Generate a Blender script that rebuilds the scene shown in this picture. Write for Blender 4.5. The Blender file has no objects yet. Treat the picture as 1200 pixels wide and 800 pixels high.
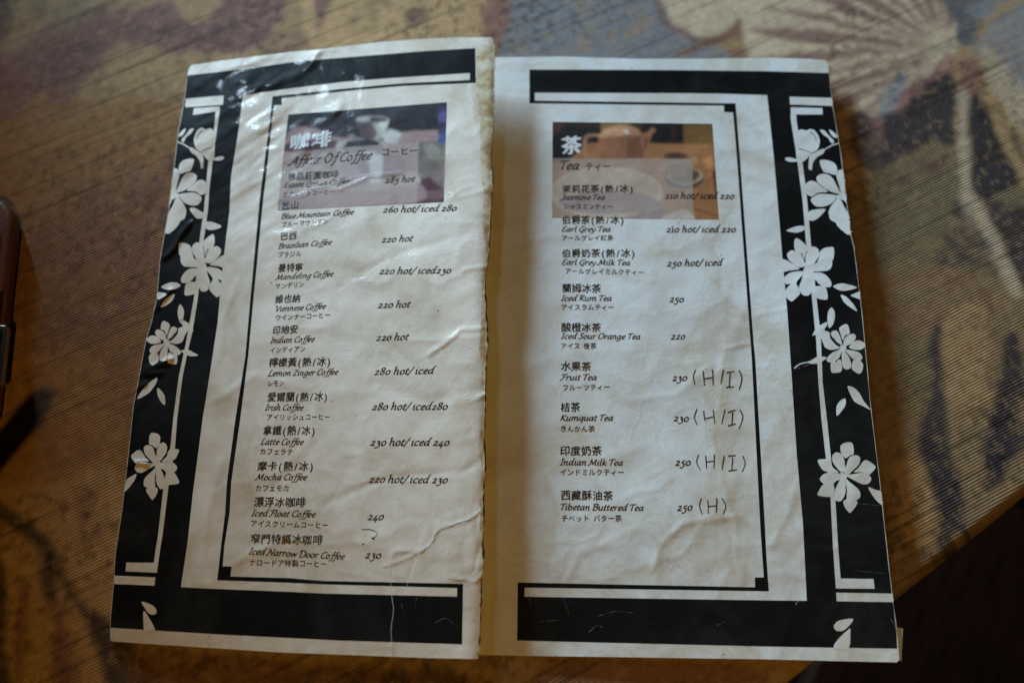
import bpy, math, random
import numpy as np
from mathutils import Vector, Matrix, noise
from mathutils.geometry import tessellate_polygon
random.seed(7); R = math.radians
scene = bpy.context.scene
COL = scene.collection

# ------------------------------------------------------------------ camera
TH = R(20.0); DIST = 0.472; FPX = 1167.0
cam_d = bpy.data.cameras.new("camera"); cam = bpy.data.objects.new("camera", cam_d); COL.objects.link(cam)
cam.location = (0, -DIST*math.sin(TH), DIST*math.cos(TH)); cam.rotation_euler = (TH, 0, 0)
cam_d.sensor_width = 36; cam_d.lens = 36*FPX/1200; cam_d.clip_start = 0.01; cam_d.clip_end = 50
cam_d.dof.use_dof = True; cam_d.dof.focus_distance = 0.448; cam_d.dof.aperture_fstop = 4.2
scene.camera = cam
CP = np.array(cam.location); CR = np.array(cam.rotation_euler.to_matrix())
# ------------------------------------------------------------------ world, lamps, exposure
w = bpy.data.worlds.new("World"); scene.world = w; w.use_nodes = True
bg = w.node_tree.nodes["Background"]; bg.inputs[0].default_value = (1, 0.75, 0.5, 1); bg.inputs[1].default_value = 0.004
def area(name, loc, target, sx, sy, power, col, spread=180):
    l = bpy.data.lights.new(name, 'AREA'); l.shape = 'RECTANGLE'; l.size = sx; l.size_y = sy; l.energy = power; l.color = col
    l.spread = R(spread)
    o = bpy.data.objects.new(name, l); COL.objects.link(o); o.location = loc
    o.rotation_euler = (Vector(target)-Vector(loc)).to_track_quat('-Z', 'Y').to_euler(); return o
AZ = Vector((-0.53, 0.85, 0)).normalized()
EL = R(12.2)
wl = AZ*2.2*math.cos(EL) + Vector((0, 0, 2.2*math.sin(EL)))
area("window_light", wl, (0.05, 0.02, 0), 0.36, 0.40, 139, (0.49, 0.75, 1.0))
sk = Vector((-0.155, 0.135, 0)) + Vector((-0.33, 0.55, 0.76)).normalized()*2.0
slot = area("high_window_light", sk, (-0.155, 0.135, 0), 0.06, 0.20, 2.3, (0.62, 0.82, 1.0)); slot.rotation_euler.rotate_axis('Z', R(35))
wd = Vector((-0.62, -0.62, 0)).normalized()
bl = bpy.data.lights.new("warm_lamp", 'POINT'); bl.energy = 7.0; bl.color = (1.0, 0.58, 0.13); bl.shadow_soft_size = 0.018
bo = bpy.data.objects.new("warm_lamp", bl); COL.objects.link(bo); LAMP = Vector((-0.025, -0.50, 0.86)); bo.location = LAMP
scene.view_settings.view_transform = 'Standard'; scene.view_settings.look = 'None'
scene.view_settings.exposure = 0.0; scene.view_settings.gamma = 1.0
scene.render.engine = 'CYCLES'
scene.cycles.max_bounces = 6; scene.cycles.use_denoising = True

# ------------------------------------------------------------------ geometry helpers
def ray(px, py):
    px = np.asarray(px, float); py = np.asarray(py, float)
    d = np.stack([(px-600)/FPX, (400-py)/FPX, -np.ones_like(px)], -1)
    return d @ CR.T
def unproj(px, py, z):
    d = ray(px, py); t = (z-CP[2])/d[..., 2]
    return CP + d*t[..., None]
def pt(px, py, z=0.0):
    return Vector(unproj(np.array(px), np.array(py), np.array(float(z))))
def vnoise(x, y, seed=0):
    x = np.asarray(x, float); y = np.asarray(y, float)
    xi = np.floor(x).astype(np.int64); yi = np.floor(y).astype(np.int64); fx = x-xi; fy = y-yi
    fx = fx*fx*fx*(fx*(fx*6-15)+10); fy = fy*fy*fy*(fy*(fy*6-15)+10)
    def h(i, j):
        n = (i*374761393 + j*668265263 + seed*1442695041) & 0xffffffff
        n = ((n ^ (n >> 13))*1274126177) & 0xffffffff
        return ((n ^ (n >> 16)) & 0xffff)/65535.0
    return (h(xi, yi)*(1-fx)+h(xi+1, yi)*fx)*(1-fy) + (h(xi, yi+1)*(1-fx)+h(xi+1, yi+1)*fx)*fy
def fbm(x, y, seed=0, oct=4):
    s = 0; a = .5; t = 0
    for k in range(oct):
        s = s + a*vnoise(x*2**k+k*17.3, y*2**k-k*9.1, seed+k); t += a; a *= .5
    return s/t
def seg_dist(x, y, pts):
    best = np.full(np.shape(x), 1e9); side = np.zeros(np.shape(x))
    for (ax, ay), (bx, by) in zip(pts[:-1], pts[1:]):
        dx, dy = bx-ax, by-ay; t = np.clip(((x-ax)*dx+(y-ay)*dy)/(dx*dx+dy*dy), 0, 1)
        ex, ey = x-(ax+t*dx), y-(ay+t*dy); d = np.hypot(ex, ey)
        m = d < best; best = np.where(m, d, best); side = np.where(m, np.sign(dx*ey-dy*ex), side)
    return best, side
def inside(x, y, poly):
    x = np.asarray(x, float); y = np.asarray(y, float); c = np.zeros(x.shape, bool)
    n = len(poly)
    for i in range(n):
        x0, y0 = poly[i]; x1, y1 = poly[(i+1) % n]
        if y0 == y1: continue
        c ^= ((y0 > y) != (y1 > y)) & (x < (x1-x0)*(y-y0)/(y1-y0)+x0)
    return c
def lerp_edge(pts, key=1):
    a = sorted(pts, key=lambda p: p[key]); ks = [p[key] for p in a]; vs = [p[1-key] for p in a]
    return lambda t: np.interp(t, ks, vs)
def mesh_obj(name, verts, faces, mat, parent=None, smooth=True, cols=None, origin=None):
    me = bpy.data.meshes.new(name)
    if origin is not None: verts = [tuple(Vector(v)-Vector(origin)) for v in verts]
    me.from_pydata([tuple(v) for v in verts], [], faces); me.update()
    if smooth: me.polygons.foreach_set('use_smooth', [True]*len(me.polygons))
    if cols is not None:
        at = me.color_attributes.new('Col', 'FLOAT_COLOR', 'POINT')
        at.data.foreach_set('color', np.asarray(cols, np.float32).ravel())
    if mat: me.materials.append(mat)
    o = bpy.data.objects.new(name, me); COL.objects.link(o)
    if origin is not None: o.location = origin
    if parent: o.parent = parent
    return o
def tag(o, label=None, cat=None, kind=None, group=None):
    for k, v in (('label', label), ('category', cat), ('kind', kind), ('group', group)):
        if v: o[k] = v
    return o
def srgb(r, g, b):
    f = lambda c: ((c/255+0.055)/1.055)**2.4 if c > 10 else c/255/12.92
    return (f(r), f(g), f(b), 1)

# ------------------------------------------------------------------ materials
def newmat(name):
    m = bpy.data.materials.new(name); m.use_nodes = True; nt = m.node_tree
    return m, nt, nt.nodes["Principled BSDF"]
def nd(nt, t, **k):
    n = nt.nodes.new(t)
    for a, b in k.items(): setattr(n, a, b)
    return n
def laminate(name, kind):
    m, nt, b = newmat(name); L = nt.links.new
    tc = nd(nt, 'ShaderNodeTexCoord'); co = tc.outputs['Object']
    def nz(scale, detail=4, rough=.55, dist=0.0, vec=None):
        n = nd(nt, 'ShaderNodeTexNoise'); n.inputs['Scale'].default_value = scale; n.inputs['Detail'].default_value = detail
        n.inputs['Roughness'].default_value = rough; n.inputs['Distortion'].default_value = dist
        L(vec or co, n.inputs['Vector']); return n
    def ramp(src, stops):
        r = nd(nt, 'ShaderNodeValToRGB'); e = r.color_ramp.elements
        e[0].position, e[0].color = stops[0]; e[1].position, e[1].color = stops[-1]
        for p, c in stops[1:-1]:
            q = e.new(p); q.color = c
        L(src, r.inputs[0]); return r
    def mix(a, bb, f, mode='MIX'):
        x = nd(nt, 'ShaderNodeMix', data_type='RGBA', blend_type=mode)
        for s, v in ((6, a), (7, bb), (0, f)):
            if isinstance(v, (tuple, float, int)): x.inputs[s].default_value = v
            else: L(v, x.inputs[s])
        return x.outputs[2]
    K = lambda v: (v, v, v, 1)
    stain = ramp(nz(17, 5, .62, 1.2).outputs[0], [(.48, K(0)), (.64, K(.55)), (.70, K(.2)), (.8, K(.7))])
    stain2 = ramp(nz(46, 4, .6, .8).outputs[0], [(.52, K(0)), (.78, K(.6))])
    fib = ramp(nz(900, 2, .5).outputs[0], [(.3, K(.93)), (.7, K(1))])
    specks = ramp(nz(420, 1, .4).outputs[0], [(.80, K(0)), (.84, K(1))])
    if kind == 'paper':
        c = mix((.80, .785, .735, 1) if name == 'paper' else (.88, .765, .63, 1), (.60, .475, .31, 1), stain.outputs[0])
        sx_ = nd(nt, 'ShaderNodeSeparateXYZ'); L(co, sx_.inputs[0]); mr = nd(nt, 'ShaderNodeMapRange'); mr.inputs[1].default_value = .01; mr.inputs[2].default_value = -.12; mr.inputs[3].default_value = 0; mr.inputs[4].default_value = 1; L(sx_.outputs['Y'], mr.inputs[0])
        old = ramp(nz(26, 5, .6, 1.6).outputs[0], [(.36, K(.05)), (.52, K(.55)), (.56, K(.25)), (.72, K(.8))]); om = nd(nt, 'ShaderNodeMath', operation='MULTIPLY'); L(mr.outputs[0], om.inputs[0]); L(old.outputs[0], om.inputs[1])
        c = mix(c, (.60, .50, .36, 1), om.outputs[0])
        ta = nd(nt, 'ShaderNodeAttribute', attribute_name='Stain'); c = mix(c, (.50, .37, .22, 1), ta.outputs['Fac'])
        c = mix(c, (.62, .53, .39, 1), stain2.outputs[0]); c = mix(c, fib.outputs[0], 1.0, 'MULTIPLY')
        c = mix(c, (.25, .17, .1, 1), specks.outputs[0])
    elif kind == 'ink':
        c = mix((.0075, .007, .006, 1), (.022, .021, .018, 1), stain.outputs[0])
        sc = nd(nt, 'ShaderNodeTexNoise'); mp = nd(nt, 'ShaderNodeMapping'); mp.inputs['Scale'].default_value = (60, 900, 60); mp.inputs['Rotation'].default_value = (0, 0, .5)
        L(co, mp.inputs[0]); L(mp.outputs[0], sc.inputs['Vector']); sc.inputs['Scale'].default_value = 1; sc.inputs['Distortion'].default_value = 1.5; sc.inputs['Detail'].default_value = 3
        r = ramp(sc.outputs[0], [(.70, K(0)), (.80, K(.10))]); c = mix(c, (.35, .33, .28, 1), r.outputs[0])
    elif kind == 'text':
        c = mix((.014, .014, .016, 1), (.03, .028, .026, 1), stain2.outputs[0])
    elif kind == 'pencil':
        pr = ramp(nz(260, 3).outputs[0], [(.35, K(0)), (.68, K(1))]); c = mix((.014, .013, .015, 1), (.09, .085, .085, 1), pr.outputs[0])
    elif kind == 'white':
        c = (.72, .71, .68, 1)
    elif kind == 'scuff':
        c = mix((.03, .03, .028, 1), (.30, .29, .26, 1), ramp(nz(500, 3).outputs[0], [(.4, K(0)), (.62, K(1))]).outputs[0])
    elif kind == 'edge':
        c = mix((.50, .34, .15, 1), (.80, .70, .50, 1), ramp(nz(190, 5).outputs[0], [(.35, K(0)), (.62, K(1))]).outputs[0])
    elif kind == 'photo':
        a = nd(nt, 'ShaderNodeAttribute', attribute_name='Col'); c = mix(a.outputs['Color'], fib.outputs[0], .7, 'MULTIPLY')
    if isinstance(c, tuple): b.inputs['Base Color'].default_value = c
    else: L(c, b.inputs['Base Color'])
    # fine crinkles of the plastic film
    v = nd(nt, 'ShaderNodeTexVoronoi', feature='DISTANCE_TO_EDGE'); v.inputs['Scale'].default_value = 34
    wv = nz(22, 3).outputs['Color']; vm = nd(nt, 'ShaderNodeVectorMath', operation='MULTIPLY_ADD'); vm.inputs[1].default_value = (.045, .045, .0)
    L(wv, vm.inputs[0]); L(co, vm.inputs[2]); L(vm.outputs[0], v.inputs['Vector'])
    cr = ramp(v.outputs['Distance'], [(0, K(1)), (.04, K(.35)), (.12, K(0))])
    msk = ramp(nz(13, 3).outputs[0], [(.46, K(0)), (.62, K(1))]); crm = mix(cr.outputs[0], msk.outputs[0], 1.0, 'MULTIPLY')
    big = nz(62, 5, .55, .5)
    b1 = nd(nt, 'ShaderNodeBump'); b1.inputs['Strength'].default_value = .55; b1.inputs['Distance'].default_value = .00055; L(big.outputs[0], b1.inputs['Height'])
    b2 = nd(nt, 'ShaderNodeBump'); b2.inputs['Strength'].default_value = .4; b2.inputs['Distance'].default_value = .00009; L(crm, b2.inputs['Height']); L(b1.outputs[0], b2.inputs['Normal'])
    b3 = nd(nt, 'ShaderNodeBump'); b3.inputs['Strength'].default_value = .12; b3.inputs['Distance'].default_value = .0002; L(nz(700, 2).outputs[0], b3.inputs['Height']); L(b2.outputs[0], b3.inputs['Normal'])
    L(b3.outputs[0], b.inputs['Normal']); L(b2.outputs[0], b.inputs['Coat Normal'])
    b.inputs['Roughness'].default_value = .55; b.inputs['Specular IOR Level'].default_value = .25
    if kind == 'ink': b.inputs['Specular IOR Level'].default_value = .06
    b.inputs['Coat Weight'].default_value = {'edge': 0, 'photo': .3}.get(kind, .6); b.inputs['Coat Roughness'].default_value = .095; b.inputs['Coat IOR'].default_value = 1.45
    return m
M = {k: laminate(k, k) for k in ('paper', 'ink', 'text', 'pencil', 'white', 'edge', 'photo', 'scuff')}
M['aged_paper'] = laminate('aged_paper', 'paper')

# ------------------------------------------------------------------ a creased sheet: nodes every G pixels of arc, everything printed on it shares its facets
G = 3.0
class Sheet:
    def __init__(s, x0, y0, x1, y1, zf, outline):
        s.x0, s.y0 = x0, y0; s.nx = int((x1-x0)/G)+2; s.ny = int((y1-y0)/G)+2
        gx, gy = np.meshgrid(x0+G*np.arange(s.nx), y0+G*np.arange(s.ny), indexing='ij')
        s.P = unproj(gx, gy, zf(gx, gy)); s.outline = outline
    def W(s, x, y, off=0.0):
        x = np.asarray(x, float); y = np.asarray(y, float)
        u = (x-s.x0)/G; v = (y-s.y0)/G
        i = np.clip(np.floor(u).astype(int), 0, s.nx-2); j = np.clip(np.floor(v).astype(int), 0, s.ny-2)
        fu = (u-i)[..., None]; fv = (v-j)[..., None]
        a = s.P[i, j]; b = s.P[i+1, j]; c = s.P[i, j+1]; d = s.P[i+1, j+1]
        lo = a+(b-a)*fu+(c-a)*fv; hi = d+(c-d)*(1-fu)+(b-d)*(1-fv)
        p = np.where(fu+fv <= 1, lo, hi); p = p.copy(); p[..., 2] += off
        return p
    def cut(s, poly, clip=False):
        """triangulate a polygon and cut it along the sheet's own facets"""
        out = []
        tris = tessellate_polygon([[Vector((x, y, 0)) for x, y in poly]])
        for t in tris:
            T = [poly[k] for k in t]
            xs = [p[0] for p in T]; i0 = int((min(xs)-s.x0)//G); i1 = int((max(xs)-s.x0)//G)
            for i in range(i0, i1+1):
                A = _hp(_hp(T, 1, 0, s.x0+i*G), -1, 0, -(s.x0+(i+1)*G))
                if len(A) < 3: continue
                ys = [p[1] for p in A]; j0 = int((min(ys)-s.y0)//G); j1 = int((max(ys)-s.y0)//G)
                for j in range(j0, j1+1):
                    B = _hp(_hp(A, 0, 1, s.y0+j*G), 0, -1, -(s.y0+(j+1)*G))
                    if len(B) < 3: continue
                    k = s.x0+i*G+s.y0+(j+1)*G
                    for sg in (1, -1):
                        Cc = _hp(B, sg, sg, sg*k)
                        if len(Cc) >= 3:
                            ar = sum(Cc[q][0]*Cc[(q+1) % len(Cc)][1]-Cc[(q+1) % len(Cc)][0]*Cc[q][1] for q in range(len(Cc)))
                            if abs(ar) > 1e-4: out.append(Cc if ar < 0 else Cc[::-1])
        if clip:
            cx = np.array([sum(p[0] for p in q)/len(q) for q in out]); cy = np.array([sum(p[1] for p in q)/len(q) for q in out])
            if len(out):
                ok = inside(cx, cy, s.outline); out = [q for q, o in zip(out, ok) if o]
        return out
    def weld(s, polys, off=0.0, flip=False):
        idx = {}; pts = []; F = []
        for q in polys:
            f = []
            for p in q:
                k = (round(p[0], 3), round(p[1], 3))
                if k not in idx: idx[k] = len(pts); pts.append(k)
                if not f or f[-1] != idx[k]: f.append(idx[k])
            if len(f) > 1 and f[0] == f[-1]: f.pop()
            if len(set(f)) == len(f) and len(f) >= 3: F.append(f[::-1] if flip else f)
        a = np.array(pts); V = s.W(a[:, 0], a[:, 1], off)
        return V, F
    def body(s, name, mat, parent, thick=0.0007, tides=()):
        polys = s.cut(s.outline); V, F = s.weld(polys)
        V2, F2 = s.weld(polys, -thick, True)
        n = len(V); verts = list(V)+list(V2); faces = F+[[k+n for k in f] for f in F2]
        ring = []
        for (ax, ay), (bx, by) in zip(s.outline, s.outline[1:]+s.outline[:1]):
            m = max(1, int(math.hypot(bx-ax, by-ay)/2.5))
            ring += [(ax+(bx-ax)*k/m, ay+(by-ay)*k/m) for k in range(m)]
        ra = np.array(ring); top = s.W(ra[:, 0], ra[:, 1]); bot = s.W(ra[:, 0], ra[:, 1], -thick)
        b = len(verts); r = len(ring); verts += list(top)+list(bot)
        for k in range(r):
            k2 = (k+1) % r; faces.append([b+k, b+k2, b+r+k2, b+r+k])
        o = mesh_obj(name, verts, faces, mat, parent)
        if tides:
            keys = {}; pts = []
            for q in polys:
                for p in q:
                    k = (round(p[0], 3), round(p[1], 3))
                    if k not in keys: keys[k] = len(pts); pts.append(k)
            a = np.array(pts); st = np.zeros(len(verts)); x, y = a[:, 0], a[:, 1]
            wx = x+7*(fbm(x/22, y/22, 201, 3)-.5)*2; wy = y+7*(fbm(x/22+5, y/22, 203, 3)-.5)*2
            for line, wdt_, amt in tides:
                d, sd = seg_dist(wx, wy, line); g = np.where(sd > 0, np.exp(-d/wdt_), np.exp(-d/1.6)); st[:n] = np.maximum(st[:n], amt*g*(.6+.8*fbm(x/15, y/15, 205, 2)))
            at = o.data.attributes.new('Stain', 'FLOAT', 'POINT'); at.data.foreach_set('value', st.astype(np.float32))
        return o
    def prnt(s, name, polys, mat, parent, off, clip=False, cols=None):
        """polys: list of (polygon, extra lift in layers[, colour])"""
        V = []; F = []; Cs = []
        for q in polys:
            poly, lay = q[0], q[1]
            c = s.cut(poly, clip)
            if not c: continue
            v, f = s.weld(c, off+lay*0.0000025); n = len(V); V += list(v); F += [[k+n for k in ff] for ff in f]
            if len(q) > 2: Cs += [q[2]]*len(v)
        if not V: return None
        return mesh_obj(name, V, F, mat, parent, cols=Cs if Cs else None)
def _hp(P, a, b, c):
    """clip convex P to a*x+b*y >= c"""
    out = []; n = len(P)
    for i in range(n):
        p, q = P[i], P[(i+1) % n]; dp = a*p[0]+b*p[1]-c; dq = a*q[0]+b*q[1]-c
        if dp >= 0: out.append(p)
        if (dp > 0 > dq) or (dp < 0 < dq):
            t = dp/(dp-dq); out.append((p[0]+(q[0]-p[0])*t, p[1]+(q[1]-p[1])*t))
    return out
def smooth_poly(P, n=3):
    """closed Catmull-Rom with corners kept fairly crisp"""
    out = []; L = len(P)
    for i in range(L):
        p0, p1, p2, p3 = P[i-1], P[i], P[(i+1) % L], P[(i+2) % L]
        for k in range(n):
            t = k/n; out.append(tuple(.5*((2*b)+(-a+c)*t*.8+(2*a*.8+(.4-.8*2)*b*1+0*c) * 0 + 0) if False else
                _cr(a, b, c, d, t) for a, b, c, d in zip(p0, p1, p2, p3)))
    return out
def _cr(a, b, c, d, t, s=.42):
    m1 = s*(c-a); m2 = s*(d-b); t2 = t*t; t3 = t2*t
    return (2*t3-3*t2+1)*b+(t3-2*t2+t)*m1+(-2*t3+3*t2)*c+(t3-t2)*m2
def smooth_line(P, n=5):
    out = []; L = len(P)
    if L < 3: return list(P)
    closed = P[0] == P[-1]
    for i in range(L-1):
        p1, p2 = P[i], P[i+1]
        p0 = P[i-1] if i > 0 else (P[-2] if closed else p1); p3 = P[i+2] if i+2 < L else (P[1] if closed else p2)
        for k in range(n): out.append(tuple(_cr(a, b, c, d, k/n, .5) for a, b, c, d in zip(p0, p1, p2, p3)))
    out.append(P[-1]); return out
def ribbon(P, w0, w1=None):
    """polyline -> outline polygon with tapering width (half widths)"""
    w1 = w0 if w1 is None else w1; L = len(P); a = []; b = []
    for i, p in enumerate(P):
        q0 = P[max(i-1, 0)]; q1 = P[min(i+1, L-1)]; dx, dy = q1[0]-q0[0], q1[1]-q0[1]; l = math.hypot(dx, dy) or 1
        hw = w0+(w1-w0)*i/max(L-1, 1); a.append((p[0]-dy/l*hw, p[1]+dx/l*hw)); b.append((p[0]+dy/l*hw, p[1]-dx/l*hw))
    return a+b[::-1]
def crop(ox, oy, s): return lambda P: [(ox+x/s, oy+y/s) for x, y in P]

# ------------------------------------------------------------------ outlines of the two leaves
L_left = [(221.5,80),(219.7,88.6),(215.5,119),(209,153),(204,194),(197,250),(187,306),(184,347),(177,378),(171,398),(156,477),(151,525),(143,597),(135,649),(133,682),(129,728),(129,749)]
L_right = [(578.5,47),(580,67),(579,105),(578.5,142),(575.5,180),(577,217),(574,260),(573,292),(569.5,320),(568,330),(569,362),(571,405),(568.5,440),(568.5,480),(567,520),(568,555),(566,585),(567,611),(565,640),(566.5,660),(563.5,685),(562.5,733),(560.5,771)]
def jag(P, amp, step=4, seed=1):
    out = []; r = random.Random(seed)
    for (ax, ay), (bx, by) in zip(P[:-1], P[1:]):
        n = max(1, int(math.hypot(bx-ax, by-ay)/step))
        for k in range(n): out.append((ax+(bx-ax)*k/n+(r.uniform(-amp, amp) if out else 0), ay+(by-ay)*k/n))
    out.append(P[-1]); return out
L_right_j = jag(L_right, .7)
L_top = [(224,76.5),(262,71),(317,64),(345,60.5),(371,58.5),(445,49.5),(500,45.5),(540,44),(576,44)]
L_bot = [(558,771.5),(500,770.5),(412,767),(330,764),(252,759),(190,755),(131,751)]
left_outline = L_top + L_right_j + L_bot + L_left[::-1]
R_right = [(970,74),(976,124),(985,177),(997,274),(1001,290),(1010,364),(1021,480),(1030,554),(1042,665),(1051,739),(1054,772)]
right_outline = [(520,67),(575,67.5),(660,66.5),(740,69),(820,69),(900,68),(945,69),(966,71)] + jag(R_right, .25, 9, 3) + [(1051,775.5),(980,774),(900,772),(800,770.5),(700,769),(620,768),(520,766)]

fl = lerp_edge(L_left); fr = lerp_edge(L_right); frr = lerp_edge(R_right)
def ridge(x, y, pts, amp, wd, sharp=False):
    d, sd = seg_dist(x, y, pts)
    g = np.exp(-d/wd) if sharp else np.exp(-(d/wd)**2)
    return amp*g
def zleft(x, y):
    u = np.clip((x-fl(y))/(fr(y)-fl(y)), -.05, 1.05)
    z = 2.4 + 12.0*np.clip(u, 0, 1.1)**1.15 - 1.6*np.exp(-np.clip(u, 0, 2)/.02) - 1.3*np.exp(-np.clip(1-u, 0, 2)/.018)
    z += 1.5*np.exp(-((x-275)/55)**2)*np.exp(-((y-110)/90)**2)
    z += 1.3*(fbm(x/95, y/110, 3, 2)-.5) + .38*(fbm(x/34, y/40, 5, 2)-.5)
    n = 1-np.abs(2*fbm(x/70+3, y/60, 11, 3)-1); z += .22*n**4
    # folds in the film at the worn outer corner
    wob = 9*(fbm(x/26, y/26, 95, 2)-.5); am = np.clip(2.6*fbm(x/24+2, y/30, 97, 2)-.55, .12, 1.25)
    xx, yy = x+wob*.5, y+wob
    for p, a, wd_ in (([(232,150),(262,128),(300,103),(352,86),(385,50)], 1.5, 4.6), ([(236,112),(262,100),(292,92)], .7, 4), ([(250,178),(262,172),(284,160),(330,138),(392,128)], .95, 4.2), ([(258,80),(300,73),(330,66)], .95, 4),
                      ([(350,70),(372,62),(392,56)], .8, 3.6), ([(330,212),(352,180),(372,150),(400,122)], .75, 4.6), ([(212,185),(228,175),(238,190),(232,215)], .6, 3.4), ([(282,196),(300,182),(330,172)], .5, 4), ([(268,240),(288,222),(310,212)], .45, 4),
                      ([(216,140),(228,134),(244,128)], .6, 3.2), ([(420,92),(452,82),(470,60)], .4, 4)):
        z += ridge(xx, yy, p, 1, wd_)*a*am*.26
    for p in ([(192,303),(205,290),(211,276),(222,262)], [(170,432),(186,428),(200,420)], [(168,438),(190,436)], [(182,364),(190,352),(200,340)], [(150,545),(162,541),(172,543)], [(160,455),(170,450)]):
        z += ridge(x, y, p, .85, 2.7)
    wt = np.clip((300-x)/60, 0, 1)*np.clip((330-y)/120, 0, 1); wt = np.clip((420-x)/120, 0, 1)*np.clip((330-y)/120, 0, 1); z += wt*.62*(fbm((x*.84-y*.54)/64, (x*.54+y*.84)/13, 91, 3)-.5)
    # long creases of the paper
    for p, a, wd_ in (([(450,663),(478,652),(505,640),(515,618),(545,612),(566,598)], .45, 2.2), ([(458,648),(462,690),(459,772)], .4, 2.2), ([(462,645),(490,645),(494,652)], .4, 2.5),
                      ([(484,655),(478,680)], -.35, 2.5), ([(530,676),(556,680),(566,672)], .5, 2.6), ([(502,414),(520,402),(540,388),(568,384)], .7, 4), ([(400,335),(460,300),(520,282)], -.5, 7),
                      ([(398,222),(430,207),(470,204)], .5, 3), ([(300,250),(330,232),(360,228)], .4, 4), ([(320,560),(360,520),(372,470)], .4, 7), ([(250,470),(300,440),(330,450)], .5, 6),
                      ([(380,590),(455,560),(540,552),(566,540)], -.45, 6), ([(440,450),(500,470),(566,455)], -.5, 9), ([(552,100),(556,140),(566,172)], .5, 4), ([(540,230),(572,222)], .4, 3),
                      ([(268,665),(330,630),(400,640)], .4, 6), ([(280,330),(262,372),(258,420)], .45, 5), ([(258,540),(244,600),(236,650)], .5, 5), ([(552,470),(566,462)], .5, 3), ([(545,318),(569,312)], .5, 3), ([(556,590),(562,640),(556,668)], -.5, 3)):
        z += ridge(x+.4*wob, y+.4*wob, p, a*.36, max(wd_*.8, 2.0))
    return z/1000
def zright(x, y):
    v = np.clip((x-600)/(frr(y)-600), -.2, 1.05); tt = np.clip(y/770, 0, 1)
    z = 2.2 + (3.0+2.8*tt)*np.clip(v, 0, 1.1)**2.2 + .5*np.exp(-((x-760)/90)**2)
    z += 1.0*(fbm(x/120+7, y/100, 23, 3)-.5)*np.clip((x-580)/70, .15, 1) + .32*(fbm(x/36, y/38, 29, 2)-.5)*np.clip((x-590)/80, .1, 1)*(.55+.6*tt)
    n = 1-np.abs(2*fbm(x/80+9, y/66+4, 31, 3)-1); z += .16*n**4
    for p, a, wd_ in (([(880,345),(858,392),(850,440),(845,520),(862,560)], .5, 9), ([(766,665),(775,640),(800,612),(870,604)], .7, 5), ([(640,636),(680,634),(700,626)], .35, 2.6), ([(663,682),(680,648),(740,620)], .45, 6),
                      ([(850,408),(878,402),(905,420)], .5, 4), ([(740,470),(790,462),(830,430)], .45, 5), ([(862,600),(862,650),(872,682)], .5, 4), ([(880,370),(930,362)], .35, 3), ([(905,640),(925,600),(935,560)], .45, 6),
                      ([(668,280),(720,330),(800,340)], -.4, 12), ([(700,540),(760,520),(800,540)], .4, 8), ([(880,432),(905,428),(932,436)], .3, 2.6), ([(960,500),(975,470)], .3, 2.5)):
        z += ridge(x+4*(fbm(x/20, y/20, 99, 2)-.5), y+4*(fbm(x/18, y/22, 98, 2)-.5), p, a*.25, max(wd_*.8, 2.2))
    return z/1000
SL = Sheet(120, 36, 590, 780, zleft, left_outline)
SR = Sheet(510, 58, 1066, 784, zright, right_outline)

menu = bpy.data.objects.new("menu", None); COL.objects.link(menu)
tag(menu, "open worn laminated drinks menu with black floral borders lying on the cloth", "menu")
LP = SL.body("left_page", M['aged_paper'], menu, .0006, [([(300,500),(288,540),(300,590),(340,600),(370,580)], 12, .35), ([(410,540),(385,590),(355,640)], 10, .3), ([(262,320),(266,360),(250,410)], 9, .35), ([(280,664),(340,640),(400,628),(440,640)], 9, .35), ([(500,440),(470,412),(430,396)], 12, .3), ([(566,420),(548,470),(552,540)], 10, .3), ([(520,290),(500,330),(515,370)], 12, .25), ([(560,600),(540,650),(552,700)], 8, .3)]); LP['label'] = "raised leaf listing coffees, torn along its right edge"
RP = SR.body("right_page", M['paper'], menu, .0006, [([(862,606),(850,570),(838,520),(846,460),(852,400)], 15, .6), ([(764,668),(776,634),(800,612),(840,603),(878,612)], 16, .62), ([(860,240),(836,290),(846,345),(880,372)], 14, .35), ([(632,706),(672,690),(716,676),(766,664)], 12, .5), ([(900,412),(880,402),(852,410)], 9, .5), ([(930,600),(905,640),(912,690)], 10, .35), ([(905,300),(900,330),(925,350)], 10, .3), ([(700,560),(720,590),(700,640)], 10, .3), ([(640,560),(655,600),(645,650)], 8, .35), ([(735,760),(745,765),(750,770)], 10, .4), ([(880,756),(890,765),(886,772)], 8, .4)]); RP['label'] = "flat leaf listing teas with handwritten notes"
# backing sheet that peeks out at the lower right corner
SB = Sheet(510, 58, 1072, 790, lambda x, y: zright(np.minimum(x, 1050), np.minimum(y, 770))-.0010, [(560,90),(955,90),(1040,700),(1050,734),(1058,736),(1056.5,774),(1050,772),(600,760),(560,760)])
m_, nt_, b_ = newmat('backing'); b_.inputs['Base Color'].default_value = (.55, .56, .54, 1); b_.inputs['Roughness'].default_value = .3
SB.body("backing_sheet", m_, menu, .0004)
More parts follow.
